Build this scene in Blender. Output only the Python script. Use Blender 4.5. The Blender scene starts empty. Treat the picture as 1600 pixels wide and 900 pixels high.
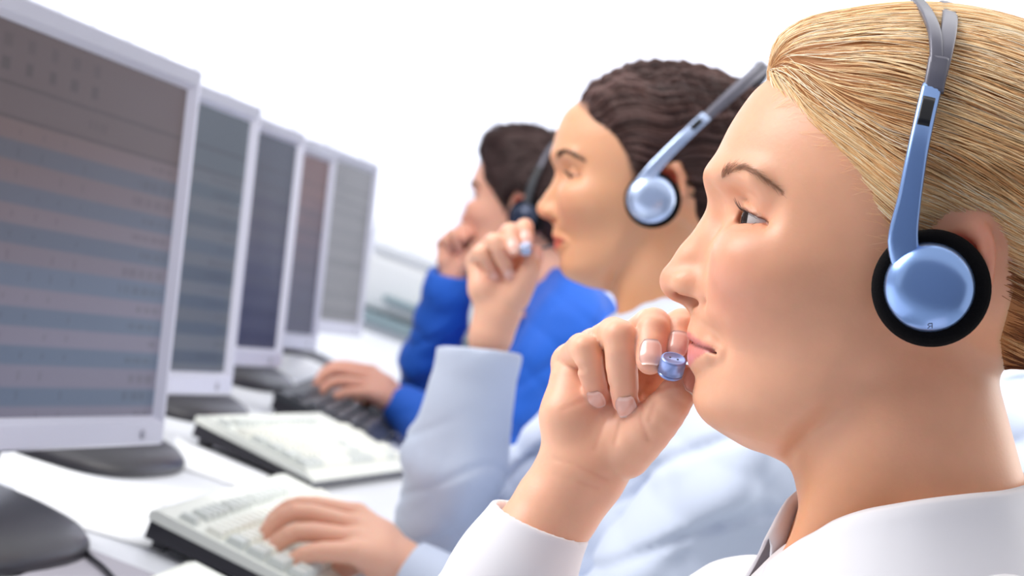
import bpy, bmesh, math, random
import numpy as np
from mathutils import Vector, Matrix

random.seed(7); rng = np.random.default_rng(7)
scn = bpy.context.scene
COL = scn.collection
PI = math.pi

# ------------------------------------------------------------------ camera
FPX = 3200.0                      # focal length in pixels of the 1600 x 900 frame
CAMZ = 1.10
ROLL = math.radians(20.0)
PITCH = math.atan(85.0 / FPX)
CAM = np.array([0.0, 0.0, CAMZ])
FWD = np.array([0.0, math.cos(PITCH), -math.sin(PITCH)])
R0 = np.array([1.0, 0.0, 0.0]); U0 = np.array([0.0, math.sin(PITCH), math.cos(PITCH)])
RGT = math.cos(ROLL) * R0 + math.sin(ROLL) * U0
UPV = -math.sin(ROLL) * R0 + math.cos(ROLL) * U0
cam_d = bpy.data.cameras.new('camera'); cam = bpy.data.objects.new('camera', cam_d); COL.objects.link(cam)
cam_d.sensor_width = 36.0; cam_d.lens = FPX / 1600.0 * 36.0
cam_d.clip_start = 0.02; cam_d.clip_end = 100
cam.matrix_world = Matrix(((RGT[0], UPV[0], -FWD[0], CAM[0]), (RGT[1], UPV[1], -FWD[1], CAM[1]),
                           (RGT[2], UPV[2], -FWD[2], CAM[2]), (0, 0, 0, 1)))
cam_d.dof.use_dof = True; cam_d.dof.focus_distance = 0.875; cam_d.dof.aperture_fstop = 14.0
scn.camera = cam
vs = scn.view_settings
vs.view_transform = 'Standard'; vs.look = 'None'; vs.exposure = 0.06; vs.gamma = 1.0; vs.use_curve_mapping = False

# ------------------------------------------------------------------ light
world = bpy.data.worlds.new('world'); scn.world = world; world.use_nodes = True
bg = world.node_tree.nodes['Background']
bg.inputs[0].default_value = (0.97, 0.98, 1.0, 1); bg.inputs[1].default_value = 0.86

def area_light(name, loc, target, size, energy, color=(1, 1, 1)):
    d = bpy.data.lights.new(name, 'AREA'); d.shape = 'RECTANGLE'; d.size = size[0]; d.size_y = size[1]
    d.energy = energy; d.color = color
    o = bpy.data.objects.new(name, d); COL.objects.link(o); o.location = loc
    o.rotation_euler = (Vector(target) - Vector(loc)).to_track_quat('-Z', 'Y').to_euler()
    return o
area_light('window_light', (-2.1, 1.0, 2.3), (0.15, 1.1, 1.1), (1.5, 1.3), 60, (1.0, 0.985, 0.96))
area_light('rear_window_light', (1.9, 2.3, 2.1), (0.2, 1.0, 1.1), (1.4, 1.6), 22, (1.0, 0.95, 0.88))
area_light('ceiling_light', (0.2, 2.2, 3.0), (0.0, 2.2, 0.7), (2.4, 3.6), 42, (1.0, 1.0, 1.0))

# ------------------------------------------------------------------ helpers
def ray(px, py):
    return FWD + (px - 800.0) / FPX * RGT - (py - 450.0) / FPX * UPV
def P(px, py, d):
    return CAM + d * ray(px, py)
def on_plane(px, py, z):
    r = ray(px, py); return CAM + r * ((z - CAM[2]) / r[2])
def unit(a):
    a = np.asarray(a, float); return a / np.linalg.norm(a)

class Frame:
    """local frame in millimetres: u = facing direction, v = towards the camera, w = up"""
    def __init__(self, px, py, d, tilt=0.0, yaw=0.0, scale=1.0, nod=0.0):
        self.o = P(px, py, d)
        v = unit(CAM - self.o)
        w = unit(UPV - np.dot(UPV, v) * v); u = np.cross(v, w)
        t = math.radians(tilt); u, w = u * math.cos(t) + w * math.sin(t), w * math.cos(t) - u * math.sin(t)
        y = math.radians(yaw); u, v = u * math.cos(y) + v * math.sin(y), v * math.cos(y) - u * math.sin(y)
        n = math.radians(nod); v, w = v * math.cos(n) + w * math.sin(n), w * math.cos(n) - v * math.sin(n)
        self.M = np.stack([u, v, w], 1); self.s = 0.001 * scale
    def world(self, p):
        return self.o + (np.asarray(p, float) * self.s) @ self.M.T
    def local(self, p):
        return ((np.asarray(p, float) - self.o) @ self.M) / self.s
    def at(self, px, py, v=0.0):
        """local point seen at a pixel on the plane v = const"""
        r = ray(px, py) @ self.M; c = self.local(CAM)
        t = (v - c[1]) / (r[1] / self.s)
        return c + r / self.s * t

def empty(name, loc, label, cat, group=None):
    o = bpy.data.objects.new(name, None); COL.objects.link(o); o.location = loc
    o.empty_display_size = 0.05
    return tag(o, label, cat, group)
def tag(o, label=None, cat=None, group=None, kind=None):
    if label: o['label'] = label
    if cat: o['category'] = cat
    if group: o['group'] = group
    if kind: o['kind'] = kind
    return o
def origin_of(o):
    p = np.zeros(3)
    while o is not None:
        p = p + np.array(o.location); o = o.parent
    return p
def mesh_obj(name, verts, faces, mat=None, parent=None, smooth=True, colors=None, base=None):
    """verts in world metres; the object's origin is put at its own base"""
    verts = np.asarray(verts, float).reshape(-1, 3)
    if base is None:
        base = np.array([verts[:, 0].mean(), verts[:, 1].mean(), verts[:, 2].min()]) if parent is None else np.zeros(3) + origin_of(parent)
    me = bpy.data.meshes.new(name)
    if isinstance(faces, np.ndarray):
        n, k = faces.shape
        me.vertices.add(len(verts)); me.vertices.foreach_set('co', (verts - base).astype(np.float32).ravel())
        me.loops.add(n * k); me.loops.foreach_set('vertex_index', faces.astype(np.int32).ravel())
        me.polygons.add(n); me.polygons.foreach_set('loop_start', np.arange(0, n * k, k, dtype=np.int32))
        me.update(calc_edges=True)
    else:
        me.from_pydata((verts - base).tolist(), [], [list(f) for f in faces]); me.update()
    me.validate()
    if smooth: me.polygons.foreach_set('use_smooth', np.ones(len(me.polygons), bool))
    if colors is not None:
        c = np.ones((len(verts), 4), np.float32); c[:, :3] = colors
        at = me.color_attributes.new('Col', 'FLOAT_COLOR', 'POINT'); at.data.foreach_set('color', c.ravel())
    o = bpy.data.objects.new(name, me); COL.objects.link(o)
    if mat: me.materials.append(mat)
    if parent is not None: o.parent = parent; base = base - origin_of(parent)
    o.location = base
    return o
def join_geo(parts):
    vs_, fs_, n = [], [], 0
    for v, f in parts:
        v = np.asarray(v, float).reshape(-1, 3); vs_.append(v)
        fs_ += [tuple(i + n for i in q) for q in f]; n += len(v)
    return np.concatenate(vs_), fs_
def box_geo(c, ax, half, bevel=0.0):
    """box with centre c, axes ax (3 rows), half sizes; edges bevelled by one segment"""
    c = np.asarray(c, float); ax = np.asarray(ax, float); h = np.asarray(half, float)
    bm = bmesh.new(); bmesh.ops.create_cube(bm, size=2.0)
    for v in bm.verts: v.co = Vector((v.co.x * h[0], v.co.y * h[1], v.co.z * h[2]))
    if bevel > 0: bmesh.ops.bevel(bm, geom=list(bm.edges), offset=bevel, segments=2, profile=0.5, affect='EDGES')
    bm.verts.index_update()
    v = np.array([list(x.co) for x in bm.verts]); f = [tuple(x.index for x in q.verts) for q in bm.faces]; bm.free()
    return c + v @ ax, f
EYE3 = np.eye(3)
def frames_along(pts, up=(0, 0, 1)):
    pts = np.asarray(pts, float); t = np.gradient(pts, axis=0); t /= np.linalg.norm(t, axis=1)[:, None] + 1e-12
    n = np.zeros_like(t); prev = np.asarray(up, float)
    for i in range(len(t)):
        q = prev - np.dot(prev, t[i]) * t[i]
        if np.linalg.norm(q) < 1e-6: q = np.cross(t[i], [1, 0.3, 0.2])
        n[i] = unit(q); prev = n[i]
    return t, n, np.cross(t, n)
def tube_geo(pts, rad, sides=12, cap=True, up=(0, 0, 1), rad2=None):
    pts = np.asarray(pts, float); N = len(pts); rad = np.broadcast_to(rad, (N,)); rad2 = rad if rad2 is None else np.broadcast_to(rad2, (N,))
    t, n, b = frames_along(pts, up); a = np.arange(sides) * 2 * PI / sides
    v = pts[:, None] + (np.cos(a)[None, :, None] * n[:, None] * rad[:, None, None] + np.sin(a)[None, :, None] * b[:, None] * rad2[:, None, None])
    f = [(i * sides + j, i * sides + (j + 1) % sides, (i + 1) * sides + (j + 1) % sides, (i + 1) * sides + j) for i in range(N - 1) for j in range(sides)]
    if cap: f += [tuple(range(sides))[::-1], tuple((N - 1) * sides + j for j in range(sides))]
    return v.reshape(-1, 3), f
def catmull(pts, n):
    pts = np.asarray(pts, float); m = len(pts)
    p = np.concatenate([[2 * pts[0] - pts[1]], pts, [2 * pts[-1] - pts[-2]]])
    s = np.linspace(0, m - 1 - 1e-9, n); i = s.astype(int); t = (s - i)[:, None]
    a, b, c, d = p[i], p[i + 1], p[i + 2], p[i + 3]
    return 0.5 * (2 * b + (c - a) * t + (2 * a - 5 * b + 4 * c - d) * t * t + (3 * b - a - 3 * c + d) * t ** 3)
def lathe_geo(o, axis, prof, seg=40, x=None):
    """prof: list of (radius, height) along axis from point o"""
    axis = unit(axis); x = unit(np.cross(axis, [0.31, 0.83, 0.46]) if x is None else x); y = np.cross(axis, x); a = np.arange(seg) * 2 * PI / seg
    v = [np.asarray(o) + axis * h + (np.cos(a)[:, None] * x + np.sin(a)[:, None] * y) * r for r, h in prof]
    N = len(prof); f = [(i * seg + j, i * seg + (j + 1) % seg, (i + 1) * seg + (j + 1) % seg, (i + 1) * seg + j) for i in range(N - 1) for j in range(seg)]
    f += [tuple(range(seg))[::-1], tuple((N - 1) * seg + j for j in range(seg))]
    return np.concatenate(v), f
def grid_faces(n, m, closed=False):
    i, j = np.meshgrid(np.arange(n - 1), np.arange(m if closed else m - 1), indexing='ij'); i = i.ravel(); j = j.ravel(); k = (j + 1) % m
    return np.stack([i * m + j, i * m + k, (i + 1) * m + k, (i + 1) * m + j], 1)

# ------------------------------------------------------------------ materials
def mat(name, color=(0.8, 0.8, 0.8), rough=0.5, metal=0.0, spec=0.5, sss=0.0, sss_rad=(1, 0.3, 0.15), sss_scale=0.004, coat=0.0,
        attr=False, bump=None, var=None, trans=0.0, sheen=0.0):
    m = bpy.data.materials.new(name); m.use_nodes = True; nt = m.node_tree; b = nt.nodes['Principled BSDF']
    b.inputs['Base Color'].default_value = (*color, 1); b.inputs['Roughness'].default_value = rough; b.inputs['Metallic'].default_value = metal
    b.inputs['Specular IOR Level'].default_value = spec; b.inputs['Coat Weight'].default_value = coat
    if sss: b.inputs['Subsurface Weight'].default_value = sss; b.inputs['Subsurface Radius'].default_value = sss_rad; b.inputs['Subsurface Scale'].default_value = sss_scale
    if sheen: b.inputs['Sheen Weight'].default_value = sheen
    src = None
    if attr:
        a = nt.nodes.new('ShaderNodeAttribute'); a.attribute_name = 'Col'; src = a.outputs['Color']
    if var:                                             # (scale, amount): mottled colour
        no = nt.nodes.new('ShaderNodeTexNoise'); no.inputs['Scale'].default_value = var[0]; no.inputs['Detail'].default_value = 4
        tc = nt.nodes.new('ShaderNodeTexCoord'); nt.links.new(tc.outputs['Object'], no.inputs['Vector'])
        hs = nt.nodes.new('ShaderNodeHueSaturation'); mr = nt.nodes.new('ShaderNodeMapRange')
        mr.inputs['From Min'].default_value = 0.3; mr.inputs['From Max'].default_value = 0.7; mr.inputs['To Min'].default_value = 1 - var[1]; mr.inputs['To Max'].default_value = 1 + var[1]
        nt.links.new(no.outputs['Fac'], mr.inputs['Value']); nt.links.new(mr.outputs['Result'], hs.inputs['Value'])
        if src: nt.links.new(src, hs.inputs['Color'])
        else: hs.inputs['Color'].default_value = (*color, 1)
        src = hs.outputs['Color']
    if src: nt.links.new(src, b.inputs['Base Color'])
    if bump:                                            # (scale, strength, distance)
        no = nt.nodes.new('ShaderNodeTexNoise'); no.inputs['Scale'].default_value = bump[0]; no.inputs['Detail'].default_value = 5
        tc = nt.nodes.new('ShaderNodeTexCoord'); nt.links.new(tc.outputs['Object'], no.inputs['Vector'])
        bp = nt.nodes.new('ShaderNodeBump'); bp.inputs['Strength'].default_value = bump[1]; bp.inputs['Distance'].default_value = bump[2]
        nt.links.new(no.outputs['Fac'], bp.inputs['Height']); nt.links.new(bp.outputs['Normal'], b.inputs['Normal'])
    if trans:
        tr = nt.nodes.new('ShaderNodeBsdfTranslucent'); tr.inputs[0].default_value = (*color, 1); mx = nt.nodes.new('ShaderNodeMixShader'); mx.inputs[0].default_value = trans
        out = nt.nodes['Material Output']; nt.links.new(b.outputs[0], mx.inputs[1]); nt.links.new(tr.outputs[0], mx.inputs[2]); nt.links.new(mx.outputs[0], out.inputs[0])
    return m

# ------------------------------------------------------------------ distance-field modelling (millimetres)
def smin(a, b, k):
    h = np.maximum(k - np.abs(a - b), 0) / k
    return np.minimum(a, b) - h * h * (k * 0.25)
def smax(a, b, k): return -smin(-a, -b, k)
def s_ell(p, c, r, M=None):
    d = [p[i] - c[i] for i in range(3)]
    if M is not None: d = [d[0] * M[i][0] + d[1] * M[i][1] + d[2] * M[i][2] for i in range(3)]
    k0 = np.sqrt((d[0] / r[0]) ** 2 + (d[1] / r[1]) ** 2 + (d[2] / r[2]) ** 2); k1 = np.sqrt((d[0] / r[0] ** 2) ** 2 + (d[1] / r[1] ** 2) ** 2 + (d[2] / r[2] ** 2) ** 2)
    return k0 * (k0 - 1) / (k1 + 1e-9)
def s_cone(p, a, b, ra, rb):
    a = np.asarray(a, np.float32); b = np.asarray(b, np.float32); ba = b - a; l2 = float(ba @ ba) + 1e-9
    t = np.clip(((p[0] - a[0]) * ba[0] + (p[1] - a[1]) * ba[1] + (p[2] - a[2]) * ba[2]) / l2, 0, 1)
    return np.sqrt((p[0] - a[0] - t * ba[0]) ** 2 + (p[1] - a[1] - t * ba[1]) ** 2 + (p[2] - a[2] - t * ba[2]) ** 2) - (ra + (rb - ra) * t)
def s_chain(p, pts, rad, k=3.0):
    d = None
    for i in range(len(pts) - 1):
        c = s_cone(p, pts[i], pts[i + 1], rad[i], rad[i + 1]); d = c if d is None else smin(d, c, k)
    return d
def tab(w, xs, ys):
    xs = np.asarray(xs, float); ys = np.asarray(ys, float); o = np.argsort(xs)
    return np.interp(w, xs[o], ys[o]).astype(np.float32)
def smooth_tab(w, xs, ys, s=2.0):
    """piecewise linear table, softened by averaging over +-s"""
    return sum(tab(w + d * s, xs, ys) * g for d, g in ((-1, .2), (-.5, .2), (0, .2), (.5, .2), (1, .2)))
def grid(lo, hi, h):
    ax = [np.arange(lo[i], hi[i] + h, h, dtype=np.float32) for i in range(3)]
    return ax, (ax[0][:, None, None], ax[1][None, :, None], ax[2][None, None, :])
def surface_nets(vol, lo, h):
    s = vol < 0; nx, ny, nz = vol.shape
    c = s[:-1, :-1, :-1].astype(np.int8)
    for d in ((1, 0, 0), (0, 1, 0), (0, 0, 1), (1, 1, 0), (1, 0, 1), (0, 1, 1), (1, 1, 1)):
        c = c + s[d[0]:nx - 1 + d[0], d[1]:ny - 1 + d[1], d[2]:nz - 1 + d[2]]
    act = (c > 0) & (c < 8); I = np.argwhere(act); idx = -np.ones(act.shape, np.int64); idx[act] = np.arange(len(I))
    acc = np.zeros((len(I), 3)); cnt = np.zeros(len(I))
    cor = [np.array(q) for q in ((0, 0, 0), (1, 0, 0), (0, 1, 0), (1, 1, 0), (0, 0, 1), (1, 0, 1), (0, 1, 1), (1, 1, 1))]
    val = [vol[I[:, 0] + q[0], I[:, 1] + q[1], I[:, 2] + q[2]] for q in cor]
    for a, b in ((0, 1), (2, 3), (4, 5), (6, 7), (0, 2), (1, 3), (4, 6), (5, 7), (0, 4), (1, 5), (2, 6), (3, 7)):
        va, vb = val[a], val[b]; m = (va < 0) != (vb < 0); t = np.where(m, va / np.where(m, va - vb, 1), 0)
        acc += m[:, None] * (cor[a] + t[:, None] * (cor[b] - cor[a])); cnt += m
    V = (I + acc / cnt[:, None]) * h + np.asarray(lo)
    F = []
    for axis in range(3):
        a1, a2 = (axis + 1) % 3, (axis + 2) % 3
        sl0 = [slice(None)] * 3; sl1 = [slice(None)] * 3; sl0[axis] = slice(0, -1); sl1[axis] = slice(1, None)
        A, B = s[tuple(sl0)], s[tuple(sl1)]; ed = np.argwhere(A != B)
        ok = (ed[:, a1] > 0) & (ed[:, a2] > 0) & (ed[:, a1] < vol.shape[a1] - 1) & (ed[:, a2] < vol.shape[a2] - 1); ed = ed[ok]
        fl = A[tuple(ed.T)]; e1 = np.eye(3, dtype=int)[a1]; e2 = np.eye(3, dtype=int)[a2]
        q = np.stack([idx[tuple((ed - d).T)] for d in (e1 * 0, e1, e1 + e2, e2)], 1)
        q[~fl] = q[~fl][:, ::-1]; F.append(q)
    F = np.concatenate(F)
    return V, F
def sample(vol, lo, h, p):
    g = (np.asarray(p) - np.asarray(lo)) / h; n = np.array(vol.shape); g = np.clip(g, 0, n - 1.001); i = g.astype(int); f = g - i; r = 0
    for a in (0, 1):
        for b in (0, 1):
            for c in (0, 1):
                r = r + vol[i[:, 0] + a, i[:, 1] + b, i[:, 2] + c] * (f[:, 0] if a else 1 - f[:, 0]) * (f[:, 1] if b else 1 - f[:, 1]) * (f[:, 2] if c else 1 - f[:, 2])
    return r
def grad(vol, lo, h, p, e=None):
    e = h if e is None else e
    g = np.stack([sample(vol, lo, h, p + np.eye(3)[i] * e) - sample(vol, lo, h, p - np.eye(3)[i] * e) for i in range(3)], 1)
    return g / (np.linalg.norm(g, axis=1)[:, None] + 1e-9)
def relax(V, F, n=2, lam=0.5):
    E = np.concatenate([F[:, [0, 1]], F[:, [1, 2]], F[:, [2, 3]], F[:, [3, 0]]])
    for _ in range(n):
        s_ = np.zeros_like(V); c = np.zeros(len(V))
        for k in range(3): s_[:, k] = np.bincount(E[:, 0], V[E[:, 1], k], len(V)) + np.bincount(E[:, 1], V[E[:, 0], k], len(V))
        c = np.bincount(E[:, 0], minlength=len(V)) + np.bincount(E[:, 1], minlength=len(V))
        V = V + lam * (s_ / np.maximum(c, 1)[:, None] - V)
    return V
def mesh_sdf(fn, lo, hi, h, mirror=False, smooth_n=2):
    """polygonise fn((u,v,w)); mirror: fn is evaluated for v >= 0 and reflected"""
    if mirror:
        nv = int(round(hi[1] / h)) + 1
        ax, p = grid((lo[0], 0, lo[2]), (hi[0], (nv - 1) * h - h * .5, hi[2]), h); half = fn(p).astype(np.float32)
        vol = np.concatenate([half[:, :0:-1], half], 1); lo2 = (lo[0], -(half.shape[1] - 1) * h, lo[2])
    else:
        ax, p = grid(lo, hi, h); vol = fn(p).astype(np.float32); lo2 = lo
    V, F = surface_nets(vol, lo2, h)
    if smooth_n:
        V = relax(V, F, smooth_n)
        V = V - grad(vol, lo2, h, V) * np.clip(sample(vol, lo2, h, V), -h, h)[:, None]
    return V, F, vol, lo2
def srgb(*c):
    return tuple(((x / 255) / 12.92 if x <= 10 else ((x / 255 + 0.055) / 1.055) ** 2.4) for x in c)
# ------------------------------------------------------------------ the setting
DZ = CAMZ - 0.36                                     # desk top height
M_FLOOR = mat('floor_vinyl', srgb(196, 202, 208), 0.5, var=(3, 0.05))
M_WALL = mat('wall_paint', srgb(244, 245, 248), 0.8, bump=(160, 0.08, 0.002))
M_WHITE = mat('white_laminate', srgb(232, 234, 240), 0.32, var=(2.0, 0.015))
M_BLIND = mat('blind_fabric', srgb(244, 244, 248), 0.85, trans=0.6, bump=(500, 0.15, 0.0006))
def emis(name, col, st):
    m = bpy.data.materials.new(name); m.use_nodes = True; nt = m.node_tree; b = nt.nodes['Principled BSDF']
    b.inputs['Base Color'].default_value = (0.8, 0.85, 0.9, 1); b.inputs['Emission Color'].default_value = (*col, 1); b.inputs['Emission Strength'].default_value = st; b.inputs['Roughness'].default_value = 0.2
    return m
M_PANE = emis('bright_window_pane', (0.97, 0.985, 1.0), 3.0)
def struct(name, geo, m, parent=None, smooth=False):
    o = mesh_obj(name, geo[0], geo[1], m, parent, smooth)
    if parent is None: tag(o, kind='structure')
    return o
YB = 7.2
struct('floor', box_geo((0.0, 2.7, -0.05), EYE3, (4.2, 4.7, 0.05)), M_FLOOR)
wb = struct('wall_back', join_geo([box_geo((0, YB + 0.1, 0.3), EYE3, (4.2, 0.1, 0.3)), box_geo((0, YB + 0.1, 3.2), EYE3, (4.2, 0.1, 0.3)),
                                   box_geo((-4.0, YB + 0.1, 1.75), EYE3, (0.2, 0.1, 1.15)), box_geo((4.0, YB + 0.1, 1.75), EYE3, (0.2, 0.1, 1.15))]), M_WALL)
win = struct('window_1', join_geo([box_geo((-3.77, YB + 0.06, 1.75), EYE3, (0.03, 0.03, 1.15)), box_geo((3.77, YB + 0.06, 1.75), EYE3, (0.03, 0.03, 1.15)),
                                   box_geo((0, YB + 0.06, 0.63), EYE3, (3.74, 0.03, 0.03)), box_geo((0, YB + 0.06, 2.87), EYE3, (3.74, 0.03, 0.03))] +
                                  [box_geo((x, YB + 0.06, 1.75), EYE3, (0.025, 0.028, 1.09)) for x in (-1.87, 0, 1.87)]), M_WHITE)
for x in (-2.805, -0.935, 0.935, 2.805):
    struct('pane', box_geo((x, YB + 0.075, 1.75), EYE3, (0.91, 0.004, 1.09)), M_PANE, win)
wf = struct('wall_front', box_geo((0.6, -1.75, 1.6), EYE3, (3.6, 0.08, 1.6)), mat('grey_blue_paint', srgb(122, 130, 146), 0.8, bump=(160, 0.08, 0.002)))
wl = struct('wall_left', join_geo([box_geo((-4.1, 3.2, 1.75), EYE3, (0.1, 4.0, 1.75))]), M_WALL)
# vertical blind over the window
blind = empty('vertical_blind', (0, YB - 0.06, 0.6), 'white vertical slat blind drawn across the bright back window', 'blind')
mesh_obj('head_rail', *box_geo((0, YB - 0.06, 2.93), EYE3, (3.8, 0.025, 0.02), 0.004), M_WHITE, blind, False)
first = None
for i in range(58):
    x = -3.7 + i * 0.13; a = math.radians(7 + 3 * math.sin(i * 2.3))
    if first is None:
        s_ = np.linspace(-1, 1, 7); V = np.array([(q * 0.0725, 0.010 * q * q + t * 0.0015, z) for t in (0, 1) for z in (0.0, 2.3) for q in s_])
        F = [(k, k + 1, k + 8, k + 7) for k in range(6)] + [(k + 14, k + 21, k + 22, k + 15) for k in range(6)] + [(k, k + 14, k + 15, k + 1) for k in range(6)] + [(k + 7, k + 8, k + 22, k + 21) for k in range(6)] + [(0, 7, 21, 14), (6, 20, 27, 13)]
        first = mesh_obj('slat', V + np.array([x, YB - 0.06, 0.6]), F, M_BLIND, blind, True, base=np.array([x, YB - 0.06, 0.6])); o = first
    else:
        o = first.copy(); COL.objects.link(o); o.parent = blind
    o.location = (x, 0, 0.0); o.rotation_euler = (0, 0, a)

# ------------------------------------------------------------------ desk
desk = empty('desk', (-0.62, 2.6, 0.0), 'long white desk under the row of silver monitors', 'desk')
mesh_obj('desk_top', *box_geo((-0.63, 2.75, DZ - 0.0125), EYE3, (0.63, 2.35, 0.0125), 0.003), M_WHITE, desk, False)
for y in (0.5, 1.9, 3.5, 5.0):
    mesh_obj('leg_panel', *box_geo((-0.62, y, (DZ - 0.025) / 2), EYE3, (0.58, 0.0125, (DZ - 0.0252) / 2), 0.002), M_WHITE, desk, False)
mesh_obj('back_panel', *box_geo((-1.1, 2.75, 0.5), EYE3, (0.01, 2.2, 0.2), 0.002), M_WHITE, desk, False)

# ------------------------------------------------------------------ monitors
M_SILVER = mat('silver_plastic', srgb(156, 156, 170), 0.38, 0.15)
M_BEZEL = mat('lit_silver_plastic', srgb(188, 188, 204), 0.35, 0.1)
M_BACK = mat('grey_plastic', srgb(120, 120, 132), 0.5)
M_BLACK = mat('black_plastic', srgb(38, 36, 44), 0.34)
def screen_mat(name):
    m = bpy.data.materials.new(name); m.use_nodes = True; nt = m.node_tree; b = nt.nodes['Principled BSDF']
    a = nt.nodes.new('ShaderNodeAttribute'); a.attribute_name = 'Col'
    b.inputs['Base Color'].default_value = (0.02, 0.02, 0.025, 1); b.inputs['Roughness'].default_value = 0.35; b.inputs['Specular IOR Level'].default_value = 0.12
    nt.links.new(a.outputs['Color'], b.inputs['Emission Color']); b.inputs['Emission Strength'].default_value = 0.48
    return m
M_SCREEN = screen_mat('lit_screen')
def sheet_colors(X, Y, look, seed):
    """spreadsheet picture: X to the right 0..1, Y down 0..1"""
    r = np.random.default_rng(seed)
    ca, cb, cc, cd = [np.array(srgb(*q)) for q in look]          # row colours at the top (two) and at the bottom (two)
    t = np.clip(Y * 1.15 - 0.05 + 0.18 * (X - .5), 0, 1)[:, None]; t = t * t * (3 - 2 * t)
    row = np.floor((Y - 0.24) / 0.052).astype(int); odd = (row % 2 == 0)[:, None]
    c = np.where(odd, ca * (1 - t) + cc * t, cb * (1 - t) + cd * t)
    c = c * (0.92 + 0.16 * r.random(64)[row % 64])[:, None]
    head = Y < 0.24; c = np.where(head[:, None], (0.55 * ca + 0.45 * cb) * (0.95 + 0.1 * X[:, None]), c)
    dark = c * 0.45
    def put(mask, f=1.0):
        nonlocal c
        c = np.where(mask[:, None], c * (1 - f) + dark * f, c)
    for k in range(2):
        for i in range(5):
            if k == 1 or i in (0, 1, 2, 3, 4): put((np.abs(X - 0.07 - i * 0.105) < 0.018) & (np.abs(Y - 0.045 - k * 0.062) < 0.017), 0.75 if k else 0.5)
    put(np.abs(Y - 0.155) < 0.004, 0.9); put(np.abs(Y - 0.232) < 0.004, 0.9)
    put((np.abs(X - 0.52) < 0.05) & (np.abs(Y - 0.195) < 0.014) & (np.sin(X * 260) > -0.2), 0.5)
    fr = (Y - 0.24) / 0.052 - row
    txt = (fr > 0.32) & (fr < 0.7) & (row >= 0)
    ln = (0.72 + 0.20 * r.random(64))[row % 64]
    put(txt & (X > ln) & (X < 0.975) & (np.sin(X * 330 + row * 1.7) + np.sin(X * 121 + row * 3.1) > -0.5), 0.45)
    for i in range(5):
        put(txt & (np.abs(X - 0.06 - 0.105 * i) < 0.006) & ((row * 7 + i * 3) % 4 != 0), 0.33)
    return c
LOOKS = [((120, 92, 86), (86, 82, 92), (148, 144, 168), (112, 130, 160)),
         ((104, 112, 124), (86, 104, 118), (112, 118, 130), (82, 98, 118)),
         ((72, 82, 98), (58, 68, 92), (76, 78, 108), (60, 64, 98)),
         ((134, 88, 80), (112, 78, 76), (64, 64, 98), (56, 56, 92)),
         ((160, 160, 166), (152, 152, 158), (150, 150, 156), (146, 146, 152))]
W_DIR = np.array([0.229, 0.973, 0.0]); W_DIR /= np.linalg.norm(W_DIR)
N_DIR = np.array([W_DIR[1], -W_DIR[0], 0.0])
TILT = math.radians(14.5); UP_D = np.array([0, 0, 1.0]) * math.cos(TILT) - N_DIR * math.sin(TILT); FR_D = N_DIR * math.cos(TILT) + np.array([0, 0, 1.0]) * math.sin(TILT)
MW, MH = 0.403, 0.339
BZ = (0.017, 0.017, 0.020, 0.026)                   # bezel left, right, top, bottom
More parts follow.
